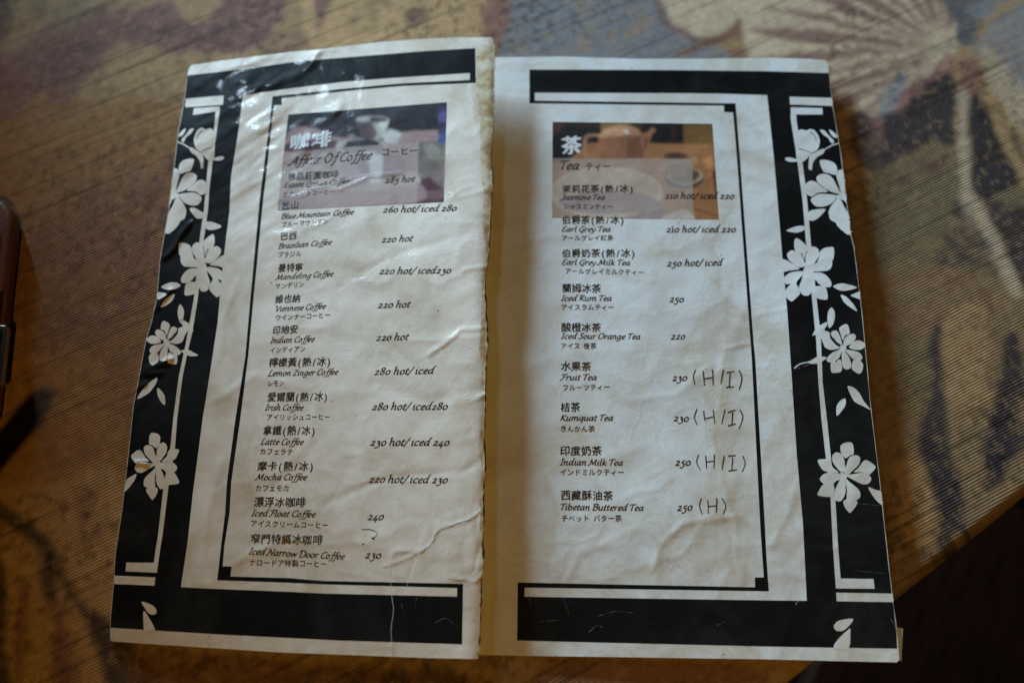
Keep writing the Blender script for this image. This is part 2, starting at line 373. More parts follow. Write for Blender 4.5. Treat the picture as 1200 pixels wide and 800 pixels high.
# ------------------------------------------------------------------ black borders
K_OFF, W_OFF = 0.00002, 0.00004
def inset(P, d): return [(x+d, y) for x, y in P]
blkL = [(219.9,88.6),(288,81),(349.7,72),(437,65),(500,60),(557,56.7),(557.7,97.4),(470,101),(405,107),(330,115.3),(330.4,123),(321,123.7),(318,150),(312.5,200),(308.4,234),(297,350),(290.7,418),(281.6,490),(271,564),(269,600),(262.8,640),(261,663),(271.5,663.5),(270,675),(340,677),(380,680.3),(542.7,683.6),(541.5,754.4),(400,750),(260,743),(129.6,735)] + inset([p for p in L_left[::-1] if 90 < p[1] < 732], .5)
whtL = [(550.6,86),(550.6,94),(470,98),(405,104),(320.5,113),(319.4,113),(316,144),(308.7,200),(304.4,234),(293.4,350),(287.5,418),(276,490),(266,564),(264,600),(259,640),(254.5,679.5),(340,682.5),(380,684.3),(535.6,688.6),(535.6,698.6),(380,695),(340,693),(240,689),(212,687.4),(219.8,635.6),(226,577.6),(230,548),(237.6,490),(246,437.6),(250,411),(255,378),(259.7,324),(265,278.5),(268.9,248),(270.6,208),(275.8,176.5),(280,150),(284.6,112),(340,104),(405,96),(470,91)]
SL.prnt("border_print", [(blkL, 0)], M['ink'], LP, K_OFF, True)
SL.prnt("border_strip", [(whtL, 0)], M['aged_paper'], LP, W_OFF)
blkR = [(620.4,81.7),(700,82),(800,82.5),(900,83.7),(971.3,85.8)] + [(x-.6, y) for x, y in R_right if 90 < y < 755] + [(1051.5,759.4),(900,757),(606,750),(606.7,682),(700,684),(884.7,687.6),(884.5,676.2),(895,676),(893.2,650),(891,617.5),(881,420),(879.5,400),(868.6,255),(864,190),(859,132),(848.6,131.6),(848.2,124),(620.4,121.3)]
whtR = [(626.7,109),(700,109.2),(800,109.6),(840,110),(899,111.8),(907,187),(913,256),(917.5,310),(922.5,364),(927,430),(933.5,530),(941,614.5),(945.4,703.4),(900,703),(614.7,698.7),(614.7,688),(901,692.5),(898,650),(896.5,617.5),(885,420),(883,400),(872.2,255),(867.5,190),(862,121.3),(847.5,121.2),(700,119.2),(626.7,118.2)]
SR.prnt("border_print", [(blkR, 0)], M['ink'], RP, K_OFF, True)
SR.prnt("border_strip", [(whtR, 0)], M['paper'], RP, W_OFF)
# thin stripes and bars
sR_l = [(926.6,126),(926.6,140),(933.6,183.8),(940.6,236),(944,278),(951,344),(954.7,382.6),(956.5,400),(959,448),(963,495),(973.3,584),(976,638),(979.4,689)]
sR_r = [(1025,689.4),(1023.6,678),(985,677.4),(982,638),(979,586),(969.5,495),(964,448),(962.2,400),(960,377),(957,351),(950,282),(946,236),(940.6,192.5),(933.3,140),(933,134.4),(964,134.4),(963.7,126.9)]
SR.prnt("stripe_print", [(sR_l+sR_r, 0)], M['paper'], RP, W_OFF, True)
for q in ([(925.4,113.7),(975,115),(976,124.4),(925.8,122.7)], [(980,694),(1046,695),(1047,705),(980.4,704)]): SR.prnt("bar_print", [(q, 0)], M['paper'], RP, W_OFF, True)
sL_l = [(257.8,125),(257.4,131),(253.9,155.5),(249.5,187),(245.7,218.6),(243.6,247),(238.7,282),(232.5,343),(231.5,352),(225.3,390),(219,416.5),(214,441),(207.8,489),(205,525),(197.4,570.5),(190.4,628),(188.2,640),(184,670.7),(147.3,669),(148,658.7),(180.3,659),(183,640),(185,628),(191.3,574),(200,521.5),(203.2,489),(209.5,441),(217.4,404),(220,390),(226.8,352),(228,345),(233.4,283.8),(239,246),(241.7,215),(244.3,187),(250.4,155.5),(252.7,131),(226,135),(227.4,127)]
SL.prnt("stripe_print", [(sL_l, 0)], M['aged_paper'], LP, W_OFF, True)
for q in ([(217.8,116),(262,112),(261.5,123),(217,126)], [(134.2,674),(182.2,676),(181,685.7),(133.8,683.8)]): SL.prnt("bar_print", [(q, 0)], M['aged_paper'], LP, W_OFF, True)

# ------------------------------------------------------------------ printed flowers (traced petals)
def circ(cx, cy, r, n=14): return [(cx+r*math.cos(2*math.pi*k/n), cy+r*math.sin(2*math.pi*k/n)) for k in range(n)]
FA = dict(name='A', at=(910,140), c=(425,505), P=[
 [(140,85),(165,68),(200,75),(225,65),(255,75),(280,110),(290,150),(275,200),(240,225),(215,250),(190,275),(165,285),(140,280),(130,230),(132,150)],
 [(60,258),(90,255),(135,268),(135,282),(95,285),(62,275)], [(215,330),(235,338),(243,290),(275,250),(310,230),(325,200),(300,200),(250,225),(222,245),(215,290)],
 [(290,72),(320,75),(350,110),(385,145),(375,165),(360,150),(345,125),(315,105)], [(350,70),(375,80),(405,110),(400,125),(370,110)],
 [(290,275),(330,272),(375,285),(400,310),(407,345),(398,372),(345,360),(315,350),(295,310)],
 [(268,385),(300,365),(345,370),(380,400),(410,460),(432,500),(380,490),(320,460),(275,420)], [(185,440),(225,412),(265,420),(300,450),(345,485),(280,490),(235,515),(200,500),(185,480)],
 [(235,525),(280,500),(340,500),(405,512),(370,560),(320,582),(265,582),(232,550)], [(405,530),(430,540),(450,580),(480,630),(500,700),(510,765),(480,772),(440,745),(405,710),(395,690),(360,670),(348,620),(365,580)],
 [(402,352),(440,335),(452,380),(465,450),(487,600),(465,560),(445,540),(405,530),(400,510),(430,495),(415,430),(402,390)]],
 lines=[([(325,200),(370,175),(415,160)], 4)], dark=[([(148,196),(190,208),(240,226)], 3), ([(225,85),(255,112),(268,150)], 3), ([(345,360),(385,395),(420,465)], 4), ([(280,493),(395,492)], 4)])
FB = dict(name='B', at=(910,260), c=(215,325), P=[
 [(120,125),(135,110),(175,135),(205,170),(190,230),(185,265),(160,240),(130,200),(118,170)], [(70,215),(100,190),(140,205),(165,245),(205,290),(160,305),(120,290),(80,250)],
 [(28,250),(70,258),(110,285),(155,315),(90,325),(45,335),(32,310)], [(50,375),(90,340),(150,330),(195,335),(160,370),(135,400),(130,420),(90,415),(60,415)], [(60,455),(95,418),(135,420),(158,475),(130,510),(100,532),(70,510),(58,480)],
 [(185,345),(230,350),(240,420),(230,475),(205,495),(170,485),(150,440),(165,395)], [(232,400),(250,430),(325,432),(342,515),(300,518),(260,505),(232,470)], [(235,345),(300,340),(345,370),(368,410),(360,435),(320,435),(280,412),(255,385)],
 [(240,330),(238,300),(270,272),(320,256),(370,265),(368,300),(345,325),(300,330)], [(290,200),(320,175),(375,168),(385,190),(382,240),(365,266),(320,258),(275,268),(285,235)], [(200,300),(195,230),(215,180),(250,165),(280,185),(285,225),(262,262),(238,300)],
 circ(214,325,34), [(65,58),(110,37),(150,27),(187,30),(185,55),(140,72),(95,68)]], lines=[], dark=[([(165,210),(178,240),(186,270)], 3), ([(262,395),(280,420)], 6)])
FC = dict(name='C', at=(930,350), c=(330,330), P=[
 [(165,185),(220,155),(222,180),(205,210),(240,225),(245,265),(285,310),(315,330),(250,342),(210,325),(195,290),(175,250),(150,240),(125,247),(148,200)], [(250,225),(275,212),(295,220),(315,265),(325,310),(290,290),(258,255)],
 [(305,195),(345,170),(365,180),(375,230),(345,245),(330,280),(315,240)], [(340,268),(370,240),(405,235),(417,260),(395,295),(355,315),(332,320)], [(370,325),(400,290),(435,278),(470,292),(483,315),(450,340),(405,340)],
 [(345,340),(420,352),(450,370),(460,395),(445,412),(400,405),(370,375)], [(400,410),(445,413),(465,440),(460,480),(440,502),(405,485),(388,462)], [(325,340),(365,380),(385,430),(380,465),(350,472),(328,455),(322,400)],
 [(220,400),(260,360),(318,340),(312,380),(290,420),(235,425)], [(252,423),(315,408),(322,480),(290,495),(252,490)], circ(330,332,24), [(90,425),(120,410),(160,388),(218,390),(205,410),(160,432),(120,435)]],
 lines=[([(5,465),(40,438),(95,424)], 4)], dark=[([(280,420),(318,385)], 4), ([(265,260),(290,285)], 2)])
FD = dict(name='D', at=(940,500), c=(275,325), P=[
 [(255,130),(280,108),(325,102),(342,125),(345,180),(320,190),(290,210),(262,180)], [(200,195),(225,170),(260,180),(285,230),(290,305),(262,305),(225,265),(205,235)], [(300,240),(320,200),(360,188),(388,205),(380,250),(340,290),(300,325),(286,310)],
 [(375,275),(410,228),(440,225),(492,265),(470,300),(440,325),(405,303),(345,302)], [(295,325),(360,312),(410,307),(455,330),(462,355),(440,380),(400,382),(345,355)], [(290,345),(320,370),(370,410),(388,440),(388,470),(365,488),(300,490),(300,430)],
 [(275,500),(300,482),(360,490),(368,515),(325,572),(310,568),(285,535)], [(262,340),(288,350),(290,440),(265,490),(240,498),(215,480),(220,420)], [(118,345),(150,312),(200,308),(268,315),(270,345),(230,360),(200,385),(140,378)],
 [(105,440),(145,380),(210,385),(212,460),(180,468),(110,460)], [(105,220),(160,215),(190,230),(205,270),(245,305),(190,305),(140,290),(115,255)], circ(275,327,26)], lines=[], dark=[([(290,215),(285,260)], 4), ([(292,400),(296,440)], 4)])
S = 5.71
def flower(sheet, page, F, ctr=None, sx=1, sy=1, mirror=False):
    ox, oy = F['at']; cx, cy = F['c']; px, py = ctr or (ox+cx/S, oy+cy/S)
    g = lambda p: (px+(p[0]-cx)/S*sx*(-1 if mirror else 1), py+(p[1]-cy)/S*sy)
    L = [([g(p) for p in smooth_poly(q)], k % 5) for k, q in enumerate(F['P'])]
    L += [(ribbon([g(p) for p in smooth_line(q)], w_/S), 2) for q, w_ in F['lines']]
    sheet.prnt("flower_print", L, M['paper' if sheet is SR else 'aged_paper'], page, W_OFF+.000005, True)
    if F['dark']:
        sheet.prnt("petal_line", [(ribbon([g(p) for p in smooth_line(q)], w_/S, .3*w_/S), 0) for q, w_ in F['dark']], M['ink'], page, W_OFF+.000035, True)
for F in (FA, FB, FC, FD): flower(SR, RP, F)
flower(SL, LP, FA, (206.6,227), .87, 1.0, True); flower(SL, LP, FB, (236.2,312), .90, 1.0, True)
FC2 = dict(FC); FC2['lines'] = []; flower(SL, LP, FC2, (195.2,401), .88, .89, True); flower(SL, LP, FD, (185,544), .83, .95, True)
def leaves(sheet, page, f, Ps):
    for q in Ps: sheet.prnt("leaf_print", [([p for p in smooth_poly(f(q))], 0)], M['paper' if sheet is SR else 'aged_paper'], page, W_OFF+.000005, True)
leaves(SR, RP, crop(910,140,S), [[(205,650),(220,615),(265,602),(328,600),(300,640),(255,675),(215,675)]])
leaves(SR, RP, crop(910,260,S), [[(378,433),(410,415),(450,412),(540,437),(490,455),(430,460)], [(495,492),(530,475),(560,468),(562,515),(530,508)], [(428,488),(465,500),(510,545),(540,598),(490,570),(450,535)], [(345,600),(368,572),(388,600),(390,640),(375,690),(350,710),(340,660)]])
leaves(SR, RP, crop(930,350,S), [[(360,585),(400,592),(440,630),(470,685),(515,742),(470,720),(410,690),(380,640)], [(285,755),(290,710),(320,675),(348,668),(345,715),(310,765),(290,782)]])
leaves(SR, RP, crop(940,500,S), [[(442,402),(490,420),(530,435),(540,522),(500,495),(465,450)]])
leaves(SR, RP, crop(860,650,5.715), [[(668,480),(690,445),(740,430),(800,427),(775,468),(735,503),(690,507)], [(668,620),(700,560),(770,495),(780,505),(768,628)]])
leaves(SL, LP, crop(180,240,S), [[(240,25),(270,20),(310,40),(335,60),(330,88),(290,92),(260,60)], [(345,145),(390,125),(450,150),(400,168),(360,165)], [(50,550),(100,522),(150,520),(182,540),(140,565),(90,568)], [(25,585),(90,595),(60,620),(28,632)], [(45,685),(80,630),(140,595),(125,640),(80,675)], [(165,690),(180,665),(203,705),(200,750),(182,795),(162,740)]])
leaves(SL, LP, crop(150,350,S), [[(60,668),(100,605),(150,555),(195,525),(190,560),(150,620),(100,655)], [(195,600),(215,605),(245,650),(248,710),(225,695),(200,650)]])
leaves(SL, LP, crop(130,490,S), [[(172,372),(160,410),(120,465),(88,492),(95,445),(110,405),(150,380)]])
leaves(SL, LP, crop(120,640,6.67), [[(305,435),(345,438),(400,465),(423,500),(415,528),(375,530),(345,500)], [(320,510),(335,510),(370,565),(395,610),(412,662),(330,656),(322,590)]])

# ------------------------------------------------------------------ printed photographs
def ell(cx, cy, rx, ry, n=24, a0=0, a1=360): return [(cx+rx*math.cos(R(a0+(a1-a0)*k/n)), cy+ry*math.sin(R(a0+(a1-a0)*k/n))) for k in range(n if a1-a0 == 360 else n+1)]
c6 = crop(330,115,6.0)
def px_layers(f, L): return [(f(q) if f else q, k, c) for k, (q, c) in enumerate(L)]
TLc, TRc, BRc, BLc = (337.8,134.4), (523.8,120), (520,237), (325,246.8)
coffee = [([TLc, TRc, BRc, BLc], srgb(30,6,10))]
inv6 = lambda x, y: ((x-330)*6, (y-115)*6)
coffee6 = [([(45,248),(240,214),(330,262),(520,285),(700,300),(840,238),(1100,224),(1150,224),(1140,732),(960,732),(0,780)], srgb(168,136,128)),
 ([(40,320),(300,285),(380,300),(400,345),(330,380),(30,385)], srgb(92,54,58)),
 ([(960,310),(1146,300),(1138,640),(955,640)], srgb(122,110,96)), ([(1000,330),(1060,318),(1140,400),(1140,470),(1040,430)], srgb(146,134,118)), ([(1050,520),(1142,505),(1140,560),(1070,590)], srgb(150,120,120)),
 ([(955,590),(1030,560),(1080,600),(1138,640),(1140,732),(955,732)], srgb(88,42,48)), ([(960,660),(1140,640),(1140,700),(960,720)], srgb(118,86,84)),
 (ell(560,345,185,62), srgb(196,184,172)), (ell(575,352,150,44), srgb(70,38,42)), (ell(570,318,120,28), srgb(46,24,28)),
 ([(520,155),(540,210),(556,270),(600,292),(690,290),(720,270),(745,200),(756,142),(700,168),(600,178)], srgb(112,84,84)),
 ([(640,176),(700,168),(756,142),(745,200),(722,268),(690,290),(650,292),(672,240)], srgb(178,176,160)), ([(690,168),(756,142),(745,200),(724,262),(700,280),(712,220)], srgb(206,206,188)),
 (ell(638,150,120,25), srgb(170,160,150)), (ell(660,152,86,18), srgb(66,40,44)), (ell(575,150,48,17), srgb(214,210,200)),
 ([(742,232),(765,218),(832,238),(836,262),(808,318),(770,322),(712,296)], srgb(204,200,190)), ([(455,262),(500,245),(530,275),(480,282)], srgb(160,140,132)),
 ([(1100,62),(1160,52),(1150,330),(1102,316)], srgb(62,48,84)), ([(1104,110),(1158,100),(1156,160),(1104,170)], srgb(96,84,140)), ([(1102,262),(1152,258),(1150,330),(1102,312)], srgb(60,82,140)), ([(1108,182),(1156,176),(1156,214),(1108,218)], srgb(44,30,60)),
 ([(380,560),(390,400),(560,385),(730,400),(720,560),(640,640),(470,640)], srgb(176,150,158)), ([(560,386),(732,400),(720,560),(660,620),(600,560)], srgb(236,232,226)), (ell(700,470,175,90), srgb(140,110,122)), ([(600,390),(715,400),(705,540),(640,600)], srgb(238,236,230)),
 ([(0,560),(160,470),(330,500),(560,620),(900,520),(955,540),(955,620),(600,690),(0,760)], srgb(198,172,160)), ([(20,690),(300,640),(600,660),(955,600),(955,735),(0,785)], srgb(168,132,130))]
Lc = px_layers(None, coffee) + [(c6(q), k+1, c) for k, (q, c) in enumerate(coffee6)]
quad = [TLc, TRc, BRc, BLc]
def painted(sheet, page, quad, layers, panel, shades=(), step=.8, label=None):
    """a printed picture: one fine grid whose vertices carry the print's colours"""
    (ax, ay), (bx, by), (cx, cy), (dx, dy) = quad
    nu = int(math.hypot(bx-ax, by-ay)/step); nv_ = int(math.hypot(dx-ax, dy-ay)/step)
    U, V_ = np.meshgrid(np.linspace(0, 1, nu), np.linspace(0, 1, nv_), indexing='ij')
    X = ax*(1-U)*(1-V_)+bx*U*(1-V_)+cx*U*V_+dx*(1-U)*V_; Y = ay*(1-U)*(1-V_)+by*U*(1-V_)+cy*U*V_+dy*(1-U)*V_
    C = np.zeros(X.shape+(3,)); wx = X+1.2*(fbm(X/7, Y/7, 5, 2)-.5); wy = Y+1.2*(fbm(X/7+4, Y/7, 6, 2)-.5)
    for q, k, c in layers:
        m = inside(wx, wy, smooth_poly(q, 4) if len(q) > 4 else q); C[m] = c[:3]
    for cxs, cys, rx, ry, amt in shades:
        d = np.clip(1-((X-cxs)/rx)**2-((Y-cys)/ry)**2, 0, 1)[..., None]; C *= 1+amt*d
    def bl1(A):
        for a in (0, 1):
            A = (A*2+np.roll(A, 1, a)+np.roll(A, -1, a))/4 if False else A
            p = np.pad(A, [(1, 1) if a == b else (0, 0) for b in (0, 1, 2)], mode='edge'); A = (np.take(p, range(0, A.shape[a]), a)+2*A+np.take(p, range(2, A.shape[a]+2), a))/4
        return A
    for _ in range(4): C = bl1(C)
    C *= (.86+.28*fbm(X/3, Y/3, 9, 3))[..., None]; C *= (.85+.3*fbm(X/11, Y/9, 12, 2))[..., None]
    m = inside(X, Y, panel)[..., None]; C = np.where(m, C*.42+np.array([.56, .45, .37])*.52, C); C = np.clip(bl1(C), 0, 1)
    P = sheet.W(X, Y, K_OFF); n = nu*nv_; ix = np.arange(n).reshape(nu, nv_)
    F = np.stack([ix[:-1, :-1], ix[:-1, 1:], ix[1:, 1:], ix[1:, :-1]], -1).reshape(-1, 4).tolist()
    o = mesh_obj("photo_print", P.reshape(-1, 3), F, M['photo'], page, cols=np.concatenate([C, np.ones(C.shape[:2]+(1,))], -1).reshape(-1, 4)); o['label'] = label
painted(SL, LP, quad, Lc, [(334,178),(491,166.5),(488.6,237),(325,247)], ((424,150,16,22,-.35), (452,146,10,20,.25), (345,130,40,20,-.3)), label="printed picture of a coffee cup on a saucer")
f5 = crop(630,130,5.217); tq = [(647.6,143),(834.7,145.3),(842.4,257.5),(646.9,255.5)]
tea = [(tq, srgb(34,24,22))] 
tea5 = [([(200,290),(300,200),(640,198),(1080,205),(1110,668),(80,660),(88,330)], srgb(168,112,70)), ([(88,68),(390,68),(392,190),(300,200),(200,290),(88,292)], srgb(30,20,18)), ([(88,68),(180,68),(120,130),(88,140)], srgb(84,44,26)), ([(180,70),(380,70),(375,110),(240,105)], srgb(56,30,20)),
 ([(385,68),(560,70),(560,110),(385,120)], srgb(128,100,52)), ([(560,70),(640,70),(640,120),(560,110)], srgb(80,50,26)), ([(690,75),(892,78),(890,202),(660,198)], srgb(32,20,18)), ([(810,78),(850,78),(846,200),(820,200)], srgb(54,30,24)), ([(892,78),(1072,80),(1080,205),(890,202)], srgb(122,88,44)),
 ([(275,200),(282,160),(310,140),(365,142),(372,160),(320,160),(300,178),(300,240),(310,272),(350,285),(290,285),(276,250)], srgb(176,126,92)),
 ([(370,160),(400,118),(470,92),(540,88),(600,104),(636,140),(650,200),(640,292),(390,292),(378,220)], srgb(160,104,72)), ([(380,165),(400,118),(470,92),(540,88),(600,104),(634,142),(520,152)], srgb(190,140,102)), ([(520,120),(545,108),(562,140),(548,150)], srgb(226,206,180)), ([(560,160),(648,160),(642,292),(540,292)], srgb(140,86,58)),
 ([(634,150),(672,128),(690,108),(712,104),(722,122),(700,140),(688,170),(672,225),(645,252)], srgb(168,112,80)), ([(650,170),(680,150),(668,225),(645,250)], srgb(132,80,54)),
 (ell(895,415,118,62), srgb(70,40,28)), (ell(900,396,110,54), srgb(184,158,128)), (ell(900,394,92,42), srgb(96,72,52)), ([(755,270),(770,350),(800,400),(890,404),(925,350),(938,275)], srgb(146,112,82)), ([(935,290),(972,284),(970,312),(948,338),(936,330),(956,305),(936,300)], srgb(190,140,100)),
 (ell(846,270,94,27), srgb(164,112,78)), (ell(846,274,76,19), srgb(88,58,40)), ([(1070,380),(1092,360),(1108,520),(1090,540)], srgb(90,52,30)), ([(950,590),(1105,640),(1105,648),(950,598)], srgb(120,66,32)), ([(1010,300),(1060,270),(1080,330),(1040,360)], srgb(206,142,84)),
 (ell(470,600,300,60), srgb(110,84,74)), (ell(420,500,345,160), srgb(216,190,158)), (ell(420,478,325,120), srgb(200,170,138)), (ell(430,560,300,70), srgb(150,118,116)), ([(700,560),(760,545),(745,665),(560,665)], srgb(140,110,112)), ([(780,640),(900,600),(950,640),(950,668),(760,668)], srgb(224,206,188))]
Lt = [(tq, 0, srgb(34,24,22))] + [(f5(q), k+1, c) for k, (q, c) in enumerate(tea5)]
painted(SR, RP, tq, Lt, [(646.9,185.6),(811,186.5),(813,257.2),(646.9,255.5)], ((742,168,16,30,-.25), (712,160,16,26,.22), (728,152,30,9,.2), (790,220,26,14,-.1), (820,180,24,30,.15)), label="printed picture of a clay teapot and teacup")
T_OFF = .00007

# ------------------------------------------------------------------ lettering
PEN = {
'a': (5.2, ['s', [(4,4.6),(2.2,5),(.8,3),(.8,1),(1.8,.2),(3.2,1.6),(4,4.6)], 's', [(4.1,5),(3.8,1),(4.3,.1),(5,.6)]]), 'b': (5, ['l', [(1.1,8.4),(1,.5)], 's', [(1,3.5),(2.6,5),(4,4),(3.9,1.5),(2.3,0),(1,.6)]]),
'c': (4.2, ['s', [(3.9,4.4),(2.8,5),(1.1,3.8),(.9,1.3),(2,0),(3.8,.8)]]), 'd': (5.5, ['s', [(4,4.6),(2.2,5),(.8,3),(.8,1),(1.8,.2),(3.2,1.6),(4,4.6)], 's', [(5.6,9),(4.5,8.6),(4.1,7),(4,5),(3.8,1),(4.3,.1),(5,.6)]]),
'e': (4.3, ['s', [(1,2.4),(3.4,3.2),(3.6,4.6),(2.6,5),(1.1,3.6),(1,1.3),(2,0),(3.8,.8)]]), 'f': (3.3, ['s', [(5,8.2),(4,8.6),(3,7),(2.2,0),(1.2,-2.6),(0,-2.6)], 'l', [(1,4.8),(4.2,4.8)]]),
'g': (5, ['s', [(4,4.6),(2.2,5),(.8,3),(.8,1),(1.8,.2),(3.2,1.6),(4,4.6)], 's', [(4.1,5),(3.8,0),(3,-2.4),(1.4,-2.9),(.2,-2)]]), 'h': (5.3, ['s', [(.2,7.8),(1.3,8.6),(1.1,5),(1,0)], 's', [(1,3.2),(2.6,5),(3.8,4.4),(3.7,1),(4.2,0),(5,.6)]]),
'i': (2.6, ['s', [(.4,4.2),(1.2,5),(1.1,1),(1.6,0),(2.4,.6)], 'l', [(1.5,6.7),(1.9,7.1)]]), 'k': (4.9, ['l', [(1.2,8.5),(1,0)], 'l', [(4,5),(1.2,2.4),(4.6,0)]]), 'l': (2.6, ['s', [(1.6,8.6),(1.2,8),(1.1,1),(1.6,0),(2.4,.6)]]),
'm': (7.9, ['s', [(.3,4.2),(1.1,5),(1,0)], 's', [(1,3),(2.6,5),(3.7,4.4),(3.6,0)], 's', [(3.6,3),(5.2,5),(6.4,4.4),(6.3,1),(6.8,0),(7.6,.6)]]), 'n': (5.3, ['s', [(.3,4.2),(1.1,5),(1,0)], 's', [(1,3),(2.6,5),(3.7,4.4),(3.6,1),(4.1,0),(4.9,.6)]]),
'o': (4.8, ['s', [(2.6,5),(.9,3.6),(.9,1.2),(2.2,0),(3.9,1.4),(3.9,3.8),(2.6,5)]]), 'q': (5, ['s', [(4,4.6),(2.2,5),(.8,3),(.8,1),(1.8,.2),(3.2,1.6),(4,4.6)], 'l', [(4.1,5),(3.8,-3)]]), 'r': (3.7, ['s', [(.3,4.2),(1.1,5),(1,0)], 's', [(1,3),(2.4,5),(3.5,4.6)]]),
's': (3.8, ['s', [(3.2,4.5),(2,5),(1,4.2),(1.6,3),(3,1.6),(2.6,.3),(1.4,0),(.4,.7)]]), 't': (3.2, ['s', [(1.9,6.8),(1.3,5),(1.1,1),(1.7,0),(2.8,.7)], 'l', [(.3,4.8),(3,4.8)]]),
'u': (5.3, ['s', [(.3,4.2),(1.1,5),(1,1.2),(2,0),(3.8,1.8),(4,5)], 's', [(4,5),(3.8,1),(4.3,0),(5,.6)]]), 'v': (4.4, ['l', [(.5,4.8),(2,0),(4,5)]]), 'w': (7, ['l', [(.5,4.8),(1.8,0),(3.6,4.8),(4.8,0),(6.6,5)]]),
'y': (4.7, ['s', [(.5,4.8),(1.6,1),(2.6,.6)], 's', [(4.2,5),(2.8,0),(1.4,-2.4),(0,-2.8)]]), 'z': (4.2, ['l', [(.6,4.8),(3.8,4.8),(.6,.2),(4,.2)]]),
'A': (5.8, ['s', [(-1.4,1),(-.7,0),(1,1.4),(4.4,8)], 'l', [(4.4,8),(5,0)], 'l', [(1.8,2.8),(4.8,2.8)]]), 'B': (5.6, ['l', [(1.4,8),(1,0)], 's', [(0,6.6),(1,7.8),(3,8.2),(4.6,7),(4,5),(1.4,4.3)], 's', [(1.4,4.3),(4.4,4),(5,2.2),(3.6,.3),(.6,0)]]),
'C': (5.4, ['s', [(5.6,7),(4.4,8),(2,6.8),(.9,3.8),(1.6,.8),(3.4,0),(5.2,1)]]), 'D': (6.8, ['l', [(1.6,7.8),(1.2,0)], 's', [(-.4,6.4),(1,7.8),(3.8,8),(6,6),(6,2.6),(4,.2),(.4,0)]]),
'E': (5.2, ['s', [(5,7.6),(3,8),(1.6,6.6),(2.4,4.6),(3.6,4.3)], 's', [(2.6,4.4),(1,3),(1.4,.6),(3,0),(5,1)]]), 'F': (4.8, ['s', [(-.4,6.4),(1,7.8),(5.4,7.9)], 's', [(2.4,7.8),(1.8,2),(.8,0),(-.6,.2)], 'l', [(1.8,4.2),(4.2,4.2)]]),
'G': (6.2, ['s', [(5.6,7),(4.4,8),(2,6.8),(.9,3.8),(1.6,.8),(3.4,0),(5,1),(5.2,3.6)], 'l', [(3.8,3.7),(6,3.7)], 's', [(5.2,3.6),(4.8,-1),(3.4,-2.4)]]), 'I': (3.2, ['l', [(.8,7.9),(3.4,7.9)], 'l', [(2.2,7.9),(1.4,0)], 'l', [(.2,.1),(2.6,.1)]]),
'J': (3.6, ['l', [(1,7.9),(3.8,7.9)], 's', [(2.8,7.9),(2.2,1),(1,-1),(-.8,-.6)]]), 'K': (5.7, ['l', [(1.6,8),(1,0)], 's', [(5.2,7.8),(2.6,5.4),(1.3,4.2)], 's', [(1.8,4.5),(3.6,1.6),(5.8,0)]]),
'L': (4.8, ['s', [(3.4,7.8),(2,8),(1.6,6),(1.2,1),(0,.1)], 's', [(.2,.4),(2,.1),(3.6,0),(4.8,.9)]]), 'M': (8, ['s', [(-1,.7),(-.2,0),(.8,1),(1.8,8)], 'l', [(1.8,8),(3.6,1)], 'l', [(3.6,1),(6.4,8)], 's', [(6.4,8),(6.4,1),(7.4,.2)]]),
'N': (6.7, ['s', [(-1,.7),(-.2,0),(.9,1),(1.8,8)], 'l', [(1.8,8),(5,0)], 's', [(5,0),(5.8,7),(7,8.2)]]), 'O': (6.6, ['s', [(3.6,8),(1,6),(.9,2.4),(3,0),(5.6,2),(5.8,5.8),(3.6,8)]]),
'R': (5.8, ['l', [(1.4,8),(1,0)], 's', [(0,6.6),(1,7.8),(3,8.2),(4.6,7),(4,5),(1.4,4.3)], 's', [(2.2,4.3),(3.6,1.6),(5.8,0)]]), 'S': (4.8, ['s', [(4.6,7.2),(3,8),(1.4,6.8),(2,4.8),(3.8,3),(3.6,.8),(2,0),(.2,.9)]]),
'T': (4.8, ['s', [(-.4,6.4),(.8,7.7),(5.8,7.9)], 's', [(2.8,7.7),(2,1.2),(2.4,0)]]), 'V': (5.4, ['s', [(-.4,6.8),(.8,8),(2.2,0)], 'l', [(2.2,0),(5.6,8)]]), 'Z': (5.2, ['l', [(.8,7.8),(4.6,7.8),(.4,.2),(4.8,.2)]]),
'0': (4.8, ['s', [(2.6,5),(.9,3.6),(.9,1.2),(2.2,0),(3.9,1.4),(3.9,3.8),(2.6,5)]]), '1': (3.2, ['l', [(1.7,5),(1.5,0)], 'l', [(.6,.1),(2.5,.1)], 'l', [(.6,4.9),(1.8,5)]]), '2': (4.6, ['s', [(.8,3.8),(2,5),(3.4,4.2),(2.6,2),(.6,.2)], 'l', [(.6,.2),(4.2,.2)]]),
'3': (4.4, ['s', [(.8,4.6),(2.2,5),(3.2,3.8),(1.8,2.4)], 's', [(1.8,2.4),(3.6,1.4),(3.2,-1.4),(1.6,-2.6),(.4,-2.2)]]), '4': (4.8, ['l', [(3.2,5),(.4,.2),(4.6,.2)], 'l', [(3.2,2),(3,-2.6)]]), '5': (4.4, ['l', [(3.9,5),(1.6,5),(1.2,2.8)], 's', [(1.2,2.8),(3.2,2),(3.2,-1),(1.8,-2.6),(.4,-2.2)]]),
'6': (4.8, ['s', [(4,8),(1.8,5.6),(.9,2.4),(2,0),(3.8,1.4),(3.4,3.8),(1.2,3)]]), '8': (4.8, ['s', [(2.6,8),(1,6.6),(1.6,5),(3.4,3.4),(3.8,1.4),(2.3,0),(.8,1.4),(1.4,3.2),(3.4,5.2),(3.8,6.8),(2.6,8)]]),
'/': (3.2, ['l', [(3.4,8.6),(0,-1.4)]]), ' ': (2.3, [])}
NA = R(38)
